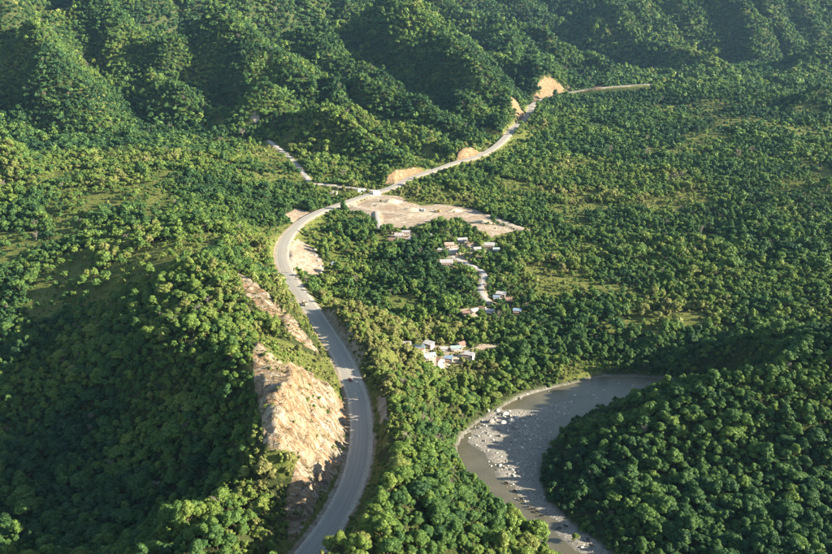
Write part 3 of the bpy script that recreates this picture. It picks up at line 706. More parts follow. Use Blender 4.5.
def resample(line, n):
    p = np.array([q[:2] for q in line]); s = np.concatenate([[0], np.cumsum(np.sqrt(((p[1:] - p[:-1]) ** 2).sum(1)))])
    t = np.linspace(0, s[-1], n)
    return np.stack([np.interp(t, s, p[:, 0]), np.interp(t, s, p[:, 1])], -1)
bl, br_ = resample(BED_L, 90), resample(BED_R, 90)
dv = br_ - bl; dv /= np.maximum(np.linalg.norm(dv, axis=1, keepdims=True), 1e-6)
bl = bl - dv * 1.2; br_ = br_ + dv * 1.2
wco = []
for a, b in zip(bl, br_):
    for k in range(9): q = a + (b - a) * k / 8; wco.append((q[0], q[1], WATER_Z))
wf = np.array([(i * 9 + j, (i + 1) * 9 + j, (i + 1) * 9 + j + 1, i * 9 + j + 1) for i in range(89) for j in range(8)])
wme = grid_mesh('river', np.array(wco), wf); wme.materials.append(MAT['water'])
if wme.polygons[0].normal.z < 0: wme.flip_normals()
river = link(bpy.data.objects.new('river', wme)); tag(river, kind='structure')

# ---------------------------------------------------------------- plants
def ico(sub):
    bm = bmesh.new(); bmesh.ops.create_icosphere(bm, subdivisions=sub, radius=1.0)
    v = np.array([q.co[:] for q in bm.verts]); f = np.array([[q.index for q in fc.verts] for fc in bm.faces]); bm.free()
    return v, f

def crown_arrays(seed, leaves, leaf, width=4.3, tall=3.3, base=4.6, core_sub=2, lobes=11, flat=1.0, jit=0.4):
    r = np.random.default_rng(seed)
    L = [(0, 0, base, width * 0.52)]
    el = r.uniform(0.78, 1.0); ea = r.uniform(0, 3.14); off = r.uniform(-0.18, 0.18, 2) * width
    for k in range(lobes):
        a = k * 2.399 + r.uniform(-0.7, 0.7); q = math.sqrt((k + 0.6) / lobes) * r.uniform(0.8, 1.12)
        rad = width * q * 0.78
        zz = base + tall * (0.8 * (1 - q * q) - 0.15) + r.uniform(-0.8, 0.8)
        lx, ly = rad * math.cos(a), rad * math.sin(a) * el
        L.append((lx * math.cos(ea) - ly * math.sin(ea) + off[0], lx * math.sin(ea) + ly * math.cos(ea) + off[1], zz, width * r.uniform(0.17, 0.34) * (1.15 - 0.3 * q)))
    L = np.array(L)
    cv, cf = ico(core_sub)
    vs, fs, lv = [], [], []
    nv = 0
    for c in L:
        n = cv * (1 + 0.16 * r.standard_normal((len(cv), 1)))
        vs.append(n * c[3] * 0.84 * np.array([1, 1, 0.82 * flat]) + c[:3]); fs.append(cf + nv); nv += len(cv)
        lv.append(r.random(len(cf)) * 0.8)
    tri = np.concatenate(fs)
    w = L[:, 3] ** 2; w = w / w.sum()
    k = r.choice(len(L), leaves, p=w)
    d = r.standard_normal((leaves, 3)); d[:, 2] = np.abs(d[:, 2]) * 0.9 + d[:, 2] * 0.35
    d /= np.linalg.norm(d, axis=1, keepdims=True)
    pos = L[k, :3] + d * L[k, 3:4] * r.uniform(0.86, 1.22, (leaves, 1)) * np.array([1, 1, 0.85 * flat])
    nrm = d + r.standard_normal((leaves, 3)) * jit; nrm /= np.linalg.norm(nrm, axis=1, keepdims=True)
    t1 = np.cross(nrm, r.standard_normal((leaves, 3))); t1 /= np.linalg.norm(t1, axis=1, keepdims=True)
    t2 = np.cross(nrm, t1)
    s = leaf * r.uniform(0.55, 1.25, (leaves, 1))
    qv = np.stack([pos - t1 * s, pos - t2 * s * 0.62 + nrm * s * 0.18, pos + t1 * s, pos + t2 * s * 0.62 + nrm * s * 0.18], 1).reshape(-1, 3)
    b = nv + np.arange(leaves) * 4
    qt = np.concatenate([np.stack([b, b + 1, b + 2], -1), np.stack([b, b + 2, b + 3], -1)])
    lvq = r.random(leaves)
    V = np.concatenate(vs + [qv]); Fc = np.concatenate([tri, qt])
    lva = np.concatenate(lv + [lvq, lvq])
    return V, Fc, lva

def trunk_arrays(seed, h=4.4, r0=0.30, n=6):
    r = np.random.default_rng(seed)
    bm = bmesh.new()
    lean = (r.uniform(-0.5, 0.5), r.uniform(-0.5, 0.5))
    tube(bm, [(0, 0, -0.8), (lean[0] * 0.3, lean[1] * 0.3, h * 0.45), (lean[0], lean[1], h)], [r0 * 1.25, r0 * 0.85, r0 * 0.6], n)
    for k in range(4):
        a = k * 1.57 + r.uniform(-0.4, 0.4)
        tube(bm, [(lean[0] * 0.8, lean[1] * 0.8, h * 0.72), (1.2 * math.cos(a), 1.2 * math.sin(a), h * 0.95), (2.4 * math.cos(a), 2.4 * math.sin(a), h * 1.15)], [r0 * 0.5, r0 * 0.36, r0 * 0.18], 5)
    bmesh.ops.triangulate(bm, faces=bm.faces[:])
    bm.verts.index_update()
    v = np.array([q.co[:] for q in bm.verts]); f = np.array([[q.index for q in fc.verts] for fc in bm.faces]); bm.free()
    return v, f

def plant_mesh(name, crown=None, trunk=None):
    vs, fs, lv, mi, mats = [], [], [], [], []
    nv = 0
    if crown is not None:
        V, Fc, l = crown; vs.append(V); fs.append(Fc); lv.append(l); mi.append(np.zeros(len(Fc), np.int32)); nv += len(V); mats.append(MAT['leaf'])
    if trunk is not None:
        V, Fc = trunk; vs.append(V); fs.append(Fc + nv); lv.append(np.zeros(len(Fc))); mi.append(np.full(len(Fc), len(mats), np.int32)); mats.append(MAT['bark'])
    me = grid_mesh(name, np.concatenate(vs), np.concatenate(fs))
    a = me.attributes.new('leafvar', 'FLOAT', 'FACE'); a.data.foreach_set('value', np.concatenate(lv).astype(np.float32))
    for m in mats: me.materials.append(m)
    me.polygons.foreach_set('material_index', np.concatenate(mi))
    return me

SHAPES = [dict(width=4.3, tall=3.2, base=5.0, lobes=17), dict(width=4.9, tall=2.4, base=5.6, lobes=21, flat=0.8), dict(width=3.6, tall=4.6, base=5.4, lobes=15, flat=1.1),
          dict(width=4.4, tall=3.8, base=4.6, lobes=14), dict(width=5.3, tall=2.8, base=5.8, lobes=24, flat=0.75), dict(width=3.3, tall=3.4, base=4.2, lobes=11),
          dict(width=4.6, tall=3.4, base=4.0, lobes=19), dict(width=3.9, tall=5.4, base=6.6, lobes=18)]
NEAR = [(plant_mesh('crown', crown_arrays(100 + i, 3000, 0.32, **s)), plant_mesh('trunk', None, trunk_arrays(50 + i))) for i, s in enumerate(SHAPES)]
templates = bpy.data.collections.new('plant_shapes')      # mesh shapes handed to the forests below
def template(name, me):
    o = bpy.data.objects.new(name, me); templates.objects.link(o)
for i, s in enumerate(SHAPES):
    template('shape_a%d' % i, plant_mesh('tree', crown_arrays(100 + i, 2000, 0.40, **s), trunk_arrays(50 + i)))
for i, s in enumerate(SHAPES):
    template('shape_b%d' % i, plant_mesh('tree', crown_arrays(200 + i, 600, 0.68, core_sub=1, **s), trunk_arrays(60 + i, n=4)))
for i, s in enumerate(SHAPES):
    template('shape_c%d' % i, plant_mesh('tree', crown_arrays(300 + i, 130, 1.35, core_sub=1, **s)))
for i in range(3):
    template('shape_d%d' % i, plant_mesh('shrub', crown_arrays(400 + i, 230, 0.34, width=1.5, tall=0.9, base=0.55, core_sub=1, lobes=6)))

def bare_tree(seed):
    r = random.Random(seed); bm = bmesh.new()
    tube(bm, [(0, 0, -0.6), (0.2, 0.1, 4), (0.1, 0.3, 8)], [0.3, 0.22, 0.1], 6)
    for k in range(26):
        a = r.uniform(0, 6.28); z0 = r.uniform(3.0, 7.5); ln = r.uniform(1.8, 4.0)
        p1 = (0.15 + ln * 0.5 * math.cos(a), 0.15 + ln * 0.5 * math.sin(a), z0 + ln * 0.35); p2 = (ln * math.cos(a + 0.2), ln * math.sin(a + 0.2), z0 + ln * 0.8)
        tube(bm, [(0.15, 0.15, z0), p1, p2], [0.13, 0.09, 0.05], 4)
        for q in range(3):
            b2 = a + r.uniform(-1, 1); tube(bm, [p1, (p1[0] + 1.3 * math.cos(b2), p1[1] + 1.3 * math.sin(b2), p1[2] + r.uniform(0.3, 1.2))], [0.07, 0.04], 3)
    me = bpy.data.meshes.new('bare_tree'); bm.to_mesh(me); bm.free(); me.materials.append(MAT['pale_bark']); return me
MAT['pale_bark'] = simple('pale_bark', (0.20, 0.175, 0.14), 0.9)
for i in range(2): template('shape_e%d' % i, bare_tree(i))

# where plants may stand
def scatter(x0, x1, y0, y1, step):
    nxp, nyp = int((x1 - x0) / step), int((y1 - y0) / step)
    a, b = np.meshgrid(np.arange(nxp), np.arange(nyp))
    a = a.ravel() + 0.5 * (b.ravel() % 2); b = b.ravel()
    x = x0 + (a + rng.uniform(-0.42, 0.42, a.shape)) * step; y = y0 + (b + rng.uniform(-0.42, 0.42, b.shape)) * step
    return x, y

def in_view(x, y, margin=90.0):
    """the wedge of country around the view, with room to spare on both sides"""
    return (np.abs(x) < 0.56 * y + margin) & (y > 215)

def open_ground(x, y, pad, screen=0.0):
    """distance-based test: True where a trunk may stand (clear of road, lanes, river, yards, houses)"""
    ok = np.ones(x.shape, bool)
    far = smooth(500, 1100, y)
    for k in (0.0, 0.5, 1.0):
        yy = y + k * screen
        d, _z, side = seg_dist(x, yy, ROAD_C)
        ok &= d > 10.5 + pad - 3.0 * (k > 0)
        for nm, wd, line in LANES:
            ok &= seg_dist(x, yy, line)[0] > wd + 1.5 + pad * 0.5
        for pl in AREAS['dirt']: ok &= poly_sd(x, yy, pl) > 0.5 + pad * 0.3
        for pl in AREAS['rock']: ok &= poly_sd(x, yy, pl) > (0.8 if k == 0 else -2.0)
    lot = np.zeros(x.shape, bool)
    for pl in AREAS['yard']: lot |= poly_sd(x, y, pl) < 0
    ok &= ~lot | (rng.random(x.shape) < 0.36)
    ok &= poly_sd(x, y, BED) > 1.5 + pad * 0.5
    for h in HOUSES:
        ok &= ~((np.abs(x - h[0]) < 6.5 + pad * 0.5) & (y - h[1] < 7 + pad * 0.5) & (y - h[1] > -9 - pad))
    return ok

def tint_of(x, y):
    t = 0.46 + 0.55 * fbm(x, y, 75, 3, 120) + 0.30 * fbm(x, y, 260, 2, 121)
    d, _z, side = seg_dist(x, y, ROAD_C)
    t = t + 0.30 * smooth(430, 300, y) * smooth(200, 60, np.abs(x))         # young bright growth near the road
    t = t + 0.10 * smooth(60, 15, d)
    t = t - 0.12 * smooth(1100, 1700, y)
    for pl in AREAS['grass']: t = t + 0.22 * smooth(18, 0, poly_sd(x, y, pl))
    return np.clip(t + 0.12 * rng.standard_normal(x.shape), 0.0, 0.98)

def clump(x, y, s): return fbm(x, y, s, 3, 140)

pts = {'near': [], 'mid': [], 'far': []}
x, y = scatter(-420, 420, 215, 620, 4.3)
k = in_view(x, y); x, y = x[k], y[k]
k = open_ground(x, y, 1.0, 5.0); x, y = x[k], y[k]
gsd = np.full(x.shape, 1e6)
for pl in AREAS['grass']: gsd = np.minimum(gsd, poly_sd(x, y, pl))
k = (gsd > 1.0) | (rng.random(x.shape) < 0.04)
x, y = x[k], y[k]
dk, _z, sk = seg_dist(x, y, ROAD_C)
k = ~((sk < 0) & (dk < 23) & (y < 400)); x, y = x[k], y[k]      # mown bank above the bend
near_x, near_y = x, y
x, y = scatter(-800, 800, 620, 1230, 4.6)
k = in_view(x, y); x, y = x[k], y[k]
k = open_ground(x, y, 1.0, 11.0); x, y = x[k], y[k]
gsd = np.full(x.shape, 1e6)
for pl in AREAS['grass']: gsd = np.minimum(gsd, poly_sd(x, y, pl))
k = ((gsd > 1.0) & (clearing(x, y) < 0.4)) | (rng.random(x.shape) < 0.16)
mid_x, mid_y = x[k], y[k]
x1, y1 = scatter(-1250, 1250, 1230, 2000, 5.9); x2, y2 = scatter(-2400, 2400, 2000, 4300, 8.4)
x = np.concatenate([x1, x2]); y = np.concatenate([y1, y2])
k = in_view(x, y, 60); x, y = x[k], y[k]
k = open_ground(x, y, 2.0, 18.0); x, y = x[k], y[k]
gsd = np.full(x.shape, 1e6)
for pl in AREAS['grass']: gsd = np.minimum(gsd, poly_sd(x, y, pl))
k = ((gsd > 0) & ((clearing(x, y) < 0.4) | (ground_z(x, y) > 75))) | (rng.random(x.shape) < 0.2)
far_x, far_y = x[k], y[k]

def forest(name, label, x, y, size, shape0, tint, sink=0.3, nshape=8, cat='forest'):
    z = ground_z(x, y) - sink
    me = bpy.data.meshes.new(name)
    me.vertices.add(len(x)); me.vertices.foreach_set('co', np.stack([x, y, z], -1).astype(np.float32).ravel())
    for nm, typ, v in (('size', 'FLOAT', size), ('girth', 'FLOAT', size * rng.uniform(0.75, 1.2, x.shape)), ('turn', 'FLOAT', rng.uniform(0, 6.283, x.shape)), ('tint', 'FLOAT', tint)):
        a = me.attributes.new(nm, typ, 'POINT'); a.data.foreach_set('value', v.astype(np.float32))
    a = me.attributes.new('shape', 'INT', 'POINT'); a.data.foreach_set('value', np.where((rng.random(x.shape) < 0.009) & (nshape == 8), 27 + rng.integers(0, 2, x.shape), shape0 + rng.integers(0, nshape, x.shape)).astype(np.int32))
    a = me.attributes.new('tallness', 'FLOAT', 'POINT'); a.data.foreach_set('value', (size * rng.uniform(0.82, 1.2, x.shape)).astype(np.float32))
    o = link(bpy.data.objects.new(name, me)); tag(o, label, cat, kind='stuff')
    md = o.modifiers.new('plants', 'NODES'); md.node_group = forest_nodes()
    return o

_fn = []
def forest_nodes():
    if _fn: return _fn[0]
    ng = bpy.data.node_groups.new('plants', 'GeometryNodeTree')
    ng.interface.new_socket('Geometry', in_out='INPUT', socket_type='NodeSocketGeometry')
    ng.interface.new_socket('Geometry', in_out='OUTPUT', socket_type='NodeSocketGeometry')
    n = ng.nodes; l = ng.links
    gi, go = n.new('NodeGroupInput'), n.new('NodeGroupOutput')
    ci = n.new('GeometryNodeCollectionInfo'); ci.inputs[0].default_value = templates
    ci.inputs['Separate Children'].default_value = True; ci.inputs['Reset Children'].default_value = True
    ip = n.new('GeometryNodeInstanceOnPoints'); ip.inputs['Pick Instance'].default_value = True
    def na(nm, typ):
        a = n.new('GeometryNodeInputNamedAttribute'); a.data_type = typ; a.inputs[0].default_value = nm; return a.outputs[0]
    cr = n.new('ShaderNodeCombineXYZ'); l.new(na('turn', 'FLOAT'), cr.inputs[2])
    cs = n.new('ShaderNodeCombineXYZ'); sz = na('size', 'FLOAT'); l.new(sz, cs.inputs[0]); l.new(na('girth', 'FLOAT'), cs.inputs[1]); l.new(na('tallness', 'FLOAT'), cs.inputs[2])
    e2r = n.new('FunctionNodeEulerToRotation'); l.new(cr.outputs[0], e2r.inputs[0])
    l.new(gi.outputs[0], ip.inputs['Points']); l.new(ci.outputs[0], ip.inputs['Instance']); l.new(na('shape', 'INT'), ip.inputs['Instance Index'])
    l.new(e2r.outputs[0], ip.inputs['Rotation']); l.new(cs.outputs[0], ip.inputs['Scale'])
    l.new(ip.outputs[0], go.inputs[0])
    _fn.append(ng)
    return ng

# the 300 trees that show largest stand as trees of their own
nz_ = ground_z(near_x, near_y)
dist = np.sqrt(near_x ** 2 + near_y ** 2 + (280 - nz_) ** 2)
cpx, spx = math.cos(R(19)), math.sin(R(19))
dep = near_y * cpx + (280 - nz_ - 5) * spx
su = 416 + 804 * near_x / dep; sv = 277 - 804 * (near_y * spx - (280 - nz_ - 5) * cpx) / dep
shown = (su > -6) & (su < 838) & (sv < 562) & (sv > 0)
order = np.argsort(np.where(shown, dist, 1e9))[:300]
is_own = np.zeros(near_x.shape, bool); is_own[order] = True
near_t = tint_of(near_x, near_y)
near_s = np.clip(0.64 * np.exp(rng.normal(0, 0.30, near_x.shape)) + 0.35 * fbm(near_x, near_y, 40, 2, 150), 0.4, 1.5)
rdn, _z, rsn = seg_dist(near_x, near_y, ROAD_C)
near_s *= 0.62 + 0.38 * smooth(10, 26, rdn)
rk = np.full(near_x.shape, 1e6)
for pl in AREAS['rock']: rk = np.minimum(rk, poly_sd(near_x, near_y, pl))
near_s *= 0.55 + 0.45 * smooth(2, 14, rk)
near_s *= np.where(near_x > 70, 0.66 + 0.34 * smooth(5, 32, poly_sd(near_x, near_y, BED)), 1.0)
LAB = {'left': ('leafy tree on the slope left of the pale rock cut', 'trees left of the rock cut'),
       'knoll': ('leafy tree on the knoll between the road bend and the river', 'trees on the knoll beside the road'),
       'bank': ('leafy tree standing on the far river bank beyond the gravel bar', 'trees on the far river bank')}
for i in order:
    x, y, s = float(near_x[i]), float(near_y[i]), float(near_s[i])
    zone = 'knoll'
    if rsn[i] > 0 or x < -60: zone = 'left'
    elif x > 60 and poly_sd(np.array([x]), np.array([y]), BED)[0] < 200 and su[i] > 535: zone = 'bank'
    sh_i = int(rng.integers(0, 8))
    root = empty('broadleaf_tree', (x, y, float(nz_[i]) - 0.2), float(rng.uniform(0, 6.28)))
    root.scale = (s, s, s * float(rng.uniform(0.85, 1.2)))
    tone = 'dark green' if near_t[i] < 0.42 else ('mid green' if near_t[i] < 0.68 else 'yellow green')
    big = 'small' if s < 0.6 else ('large' if s > 0.85 else 'middling')
    tag(root, big + ' ' + tone + ' ' + LAB[zone][0], 'tree', big + ' ' + tone + ' ' + LAB[zone][1])
    for nm, me in (('crown', NEAR[sh_i][0]), ('trunk', NEAR[sh_i][1])):
        c = bpy.data.objects.new(nm, me); link(c, root)
        c['tint'] = float(near_t[i])
k = ~is_own
forest('valley_forest', 'dense green broadleaf forest covering the near valley slopes', near_x[k], near_y[k], near_s[k], 0, near_t[k])
ms = np.clip(0.61 * np.exp(rng.normal(0, 0.34, mid_x.shape)) + 0.55 * fbm(mid_x, mid_y, 60, 3, 151), 0.35, 1.9); mt = tint_of(mid_x, mid_y)
forest('valley_floor_forest', 'dense green woodland across the valley floor around the village', mid_x, mid_y, ms, 8, mt)
fs_ = np.clip(0.80 * np.exp(rng.normal(0, 0.30, far_x.shape)), 0.6, 1.9) * (1 + 0.55 * smooth(1850, 2150, far_y)); ft = tint_of(far_x, far_y)
forest('mountain_forest', 'hazy blue green forest over the mountain ridges at the top', far_x, far_y, fs_, 16, ft, 0.8)

# shrubs on banks, clearings and between the trees
x, y = scatter(-330, 330, 225, 620, 2.6)
k = in_view(x, y, 20); x, y = x[k], y[k]
d, _z, sd_ = seg_dist(x, y, ROAD_C)
inrock = np.full(x.shape, 1e6)
for pl in AREAS['rock']: inrock = np.minimum(inrock, poly_sd(x, y, pl))
indirt = np.full(x.shape, 1e6)
for pl in AREAS['dirt']: indirt = np.minimum(indirt, poly_sd(x, y, pl))
keep = (d > 8.8) & (poly_sd(x, y, BED) > 0.5) & (indirt > 0.5)
u = rng.random(x.shape)
keep &= np.where(inrock < 1.0, u < 0.02 + 0.75 * (np.abs(fbm(x * 0.3 + 0.1 * y, y, 17, 3, 170)) < 0.085) * (clump(x, y, 26) > -0.2) + 0.5 * smooth(-3, 0, inrock), u < 0.3 + 0.5 * (clump(x, y, 22) > 0.0))
for nm, wd, line in LANES: keep &= seg_dist(x, y, line)[0] > wd + 0.5
for h in HOUSES: keep &= (np.abs(x - h[0]) > 6) | (np.abs(y - h[1]) > 6)
x, y = x[keep], y[keep]
x3, y3 = scatter(-600, 600, 620, 2100, 6.0)
k3 = in_view(x3, y3, -20) & (rng.random(x3.shape) < 0.6); x3, y3 = x3[k3], y3[k3]
g3 = np.full(x3.shape, 1e6)
for pl in AREAS['grass'] + AREAS['dirt']: g3 = np.minimum(g3, poly_sd(x3, y3, pl))
dd = np.full(x3.shape, 1e6)
for pl in AREAS['dirt']: dd = np.minimum(dd, poly_sd(x3, y3, pl))
k3 = ((g3 < 4) | (clearing(x3, y3) > 0.3)) & (seg_dist(x3, y3, ROAD_C)[0] > 8) & ((dd > 0) | (rng.random(x3.shape) < 0.06))
for nm, wd, line in LANES: k3 &= seg_dist(x3, y3, line)[0] > wd + 0.5
x3, y3 = x3[k3], y3[k3]
x4, y4 = scatter(-560, 560, 560, 1230, 5.2)
k4 = in_view(x4, y4, 10) & (rng.random(x4.shape) < 0.8); x4, y4 = x4[k4], y4[k4]
k4 = open_ground(x4, y4, 0.0); x4, y4 = x4[k4], y4[k4]
xx, yy = np.concatenate([x, x3, x4]), np.concatenate([y, y3, y4])
ss = np.clip(0.75 * np.exp(rng.normal(0, 0.45, xx.shape)), 0.2, 2.2)
ir = np.full(xx.shape, 1e6)
for pl in AREAS['rock']: ir = np.minimum(ir, poly_sd(xx, yy, pl))
ss = np.where(ir < 0, ss * 0.6, ss)
op = np.maximum(clearing(x4, y4), np.max([smooth(2, -2, poly_sd(x4, y4, pl)) for pl in AREAS['grass']], axis=0))
ss[-len(x4):] *= 1.7 - 1.15 * op
forest('shrubs', 'low green shrubs on the road banks, rock cuts and clearings', xx, yy, ss, 24, np.clip(tint_of(xx, yy) + 0.08, 0, 0.98), 0.15, 3, 'shrubs')

# palms by the houses
def palm_meshes(seed):
    r = random.Random(seed)
    bm = bmesh.new(); lx, ly = r.uniform(-0.8, 0.8), r.uniform(-0.8, 0.8)
    tube(bm, [(0, 0, -0.5), (lx * 0.4, ly * 0.4, 4), (lx, ly, 8)], [0.26, 0.2, 0.16], 7)
    tr = bpy.data.meshes.new('trunk'); bm.to_mesh(tr); bm.free(); tr.materials.append(MAT['bark'])
    vs, fs = [], []
    for k in range(15):
        a = k * 2.4 + r.uniform(-0.2, 0.2); up = r.uniform(0.1, 0.9); ln = r.uniform(2.8, 3.6)
        prev = None
        for s in range(6):
            t = s / 5; rr = ln * t; zz = 8 + up * 1.6 * t * 2 - 3.0 * t * t * (1.2 - up * 0.5)
            w = 0.42 * math.sin(math.pi * min(1, 0.12 + t * 0.86)) + 0.04
            ca, sa = math.cos(a), math.sin(a)
            b = len(vs)
            vs += [(lx + rr * ca - w * sa, ly + rr * sa + w * ca, zz - w * 0.5), (lx + rr * ca, ly + rr * sa, zz), (lx + rr * ca + w * sa, ly + rr * sa - w * ca, zz - w * 0.5)]
            if prev is not None: fs += [(prev, b, b + 1, prev + 1), (prev + 1, b + 1, b + 2, prev + 2)]
            prev = b
    cr = bpy.data.meshes.new('crown'); cr.from_pydata(vs, [], fs); cr.materials.append(MAT['palm_leaf'])
    return cr, tr
PALMS = [palm_meshes(i) for i in range(3)]
for i, (x, y) in enumerate(SPOTS['palm']):
    o = empty('palm_tree', (x, y, gz(x, y)), random.uniform(0, 6)); s = random.uniform(0.85, 1.25); o.scale = (s, s, s)
    where = 'upper village' if y > 780 else ('middle hamlet below the village lane' if y > 620 else 'lower hamlet')
    tag(o, 'feathery palm tree rising among the small houses of the ' + where, 'palm tree', 'palms of the ' + where)
    for nm, me in zip(('crown', 'trunk'), PALMS[i % 3]):
        c = bpy.data.objects.new(nm, me); link(c, o); c['tint'] = random.uniform(0.3, 0.7)

# one small round tree alone on the gravel bar, slim young trees beside the road
x, y = SPOTS['bar_tree'][0]
o = empty('broadleaf_tree', (x, y, gz(x, y) - 0.2), 1.0); o.scale = (0.62, 0.62, 0.6)
tag(o, 'lone round bushy tree standing on the pale gravel strip by the river', 'tree')
for nm, me in (('crown', NEAR[0][0]), ('trunk', NEAR[0][1])):
    c = bpy.data.objects.new(nm, me); link(c, o); c['tint'] = 0.62
for (x, y), lb in zip(SPOTS['pole'], ('slim young tree at the road edge, nearer the sandy fill', 'slim young tree at the road edge, nearer the parked tan truck')):
    o = empty('slender_tree', (x, y, gz(x, y) - 0.1)); o.scale = (0.2, 0.2, 0.5)
    tag(o, lb, 'tree')
    for nm, me in (('crown', NEAR[2][0]), ('trunk', NEAR[2][1])):
        c = bpy.data.objects.new(nm, me); link(c, o); c['tint'] = 0.4

# ---------------------------------------------------------------- houses
HOUSE_LABEL = [
 'white roofed house highest in the village clearing, below the grey yard track', 'small tan roofed house left of the white village houses', 'long low white roofed house beside the pale village yard',
 'broad white roofed house at the right end of the village clearing', 'small grey roofed shed between the white village houses', 'isolated white roofed house left of the village lane bend',
 'white roofed house below the construction yard, the left of a pair', 'grey roofed house below the construction yard, the right of a pair', 'lone white house above the main road near the upper lane junction',
 'white roofed hut at the right of the village lane foot', 'small blue roofed lean-to against the white hut by the lane foot', 'blue roofed hut right of the palms, alone among trees',
 'white roofed hut in the row of three huts left of the lane foot', 'rust roofed hut at the left end of the row of three huts', 'rust roofed hut at the right end of the row of three huts',
 'tilted white roofed hut at the upper left of the lower hamlet', 'long teal roofed hut at the top of the lower hamlet', 'white roofed hut turned aslant at the right of the lower hamlet',
 'teal roofed hut at the lower left of the lower hamlet', 'small blue roofed hut in the middle of the lower hamlet', 'rust roofed shed turned aslant below the lower hamlet path',
 'tiny white roofed hut alone in the trees left of the lower hamlet', 'tiny blue roofed hut in the trees right of the sandy fill', 'grey roofed house among trees between yard and village palms',
 'small rust roofed hut turned aslant in the middle of the village clearing', 'small white roofed hut at the left edge of the village clearing', 'small teal roofed hut beyond the broad white house at the clearing end',
 'rust roofed hut left of the pair below the construction yard', 'white roofed hut right of the pair below the construction yard', 'blue roofed hut at the far left of the lower hamlet yard',
 'small white roofed hut between the tilted hut and the teal hut of the lower hamlet', 'rust roofed hut turned aslant at the top right of the lower hamlet', 'white roofed hut right of the row of three huts',
 'rust roofed hut right of the white hut at the lane foot', 'small grey roofed shed at the bottom edge of the lower hamlet yard']
def make_house(x, y, w, d, h, rz, roof, label, i):
    zs = [gz(x + dx * w / 2, y + dy * d / 2) for dx in (-1, 1) for dy in (-1, 1)]
    o = empty('house', (x, y, min(zs)), rz); tag(o, label, 'house')
    up = max(zs) - min(zs); H_ = h + up
    wm = MAT['plaster'] if i % 3 else MAT['block']
    bm = bmesh.new(); box(bm, (0, 0, H_ / 2 - 0.4), (w, d, H_ + 0.8))
    gable = roof in ('tan', 'rust', 'grey') or i % 2 == 0
    rise = d * 0.22 if gable else d * 0.12
    if gable:
        for sx in (-1, 1):
            vs = [bm.verts.new((sx * (w / 2 - 0.002), yy, zz)) for yy, zz in ((-d / 2, H_ - 0.01), (d / 2, H_ - 0.01), (0, H_ + rise - 0.04))]
            bm.faces.new(vs)
    mesh_obj('wall', bm, wm, o)
    bm = bmesh.new(); e = 0.55; th = 0.12
    if gable:
        for s in (-1, 1):
            a = [(-w / 2 - e, s * (d / 2 + e), H_ - e * rise / (d / 2)), (w / 2 + e, s * (d / 2 + e), H_ - e * rise / (d / 2)), (w / 2 + e, 0, H_ + rise), (-w / 2 - e, 0, H_ + rise)]
            lo = [bm.verts.new(p) for p in a]; hi = [bm.verts.new((p[0], p[1], p[2] + th)) for p in a]
            bm.faces.new(lo); bm.faces.new(hi)
            for k in range(4): bm.faces.new((lo[k], lo[(k + 1) % 4], hi[(k + 1) % 4], hi[k]))
    else:
        a = [(-w / 2 - e, -d / 2 - e, H_ + 0.02), (w / 2 + e, -d / 2 - e, H_ + 0.02), (w / 2 + e, d / 2 + e, H_ + rise), (-w / 2 - e, d / 2 + e, H_ + rise)]
        lo = [bm.verts.new(p) for p in a]; hi = [bm.verts.new((p[0], p[1], p[2] + th)) for p in a]
        bm.faces.new(lo); bm.faces.new(hi)
        for k in range(4): bm.faces.new((lo[k], lo[(k + 1) % 4], hi[(k + 1) % 4], hi[k]))
    mesh_obj('roof', bm, MAT['roof_' + roof], o)
    bm = bmesh.new(); box(bm, (w * 0.12, -d / 2 - 0.02, up + 1.02), (0.95, 0.1, 2.04)); mesh_obj('door', bm, MAT['wood'], o)
    bm = bmesh.new(); pz = H_ - 0.5
    a = [(-w / 2, -d / 2 - 2.4, pz - 0.55), (w * 0.3, -d / 2 - 2.4, pz - 0.55), (w * 0.3, -d / 2 - 0.02, pz), (-w / 2, -d / 2 - 0.02, pz)]
    lo = [bm.verts.new(q) for q in a]; hi = [bm.verts.new((q[0], q[1], q[2] + 0.08)) for q in a]
    bm.faces.new(lo); bm.faces.new(hi)
    for k in range(4): bm.faces.new((lo[k], lo[(k + 1) % 4], hi[(k + 1) % 4], hi[k]))
    porch = mesh_obj('porch_roof', bm, MAT['roof_rust' if i % 2 else 'roof_grey'], o)
    for wx in (-w / 2 + 0.15, w * 0.3 - 0.15):
        bm = bmesh.new(); box(bm, (wx, -d / 2 - 2.25, (pz - 0.55) / 2 - 0.3), (0.14, 0.14, pz - 0.55 + 0.55)); mesh_obj('post', bm, MAT['wood'], porch)
    for wx in (-w * 0.28, w * 0.36):
        bm = bmesh.new(); box(bm, (wx, -d / 2 - 0.02, up + 1.6), (1.2, 0.08, 1.0)); mesh_obj('window', bm, MAT['glass'], o)
    bm = bmesh.new(); box(bm, (w / 2 + 0.02, 0, up + 1.6), (0.08, 1.1, 1.0)); mesh_obj('window', bm, MAT['glass'], o)
for i, h in enumerate(HOUSES): make_house(h[0], h[1], h[2] * 0.95, h[3] * 0.92, h[4] * 0.9, h[5] + random.uniform(-0.3, 0.3), h[6], HOUSE_LABEL[i], i)

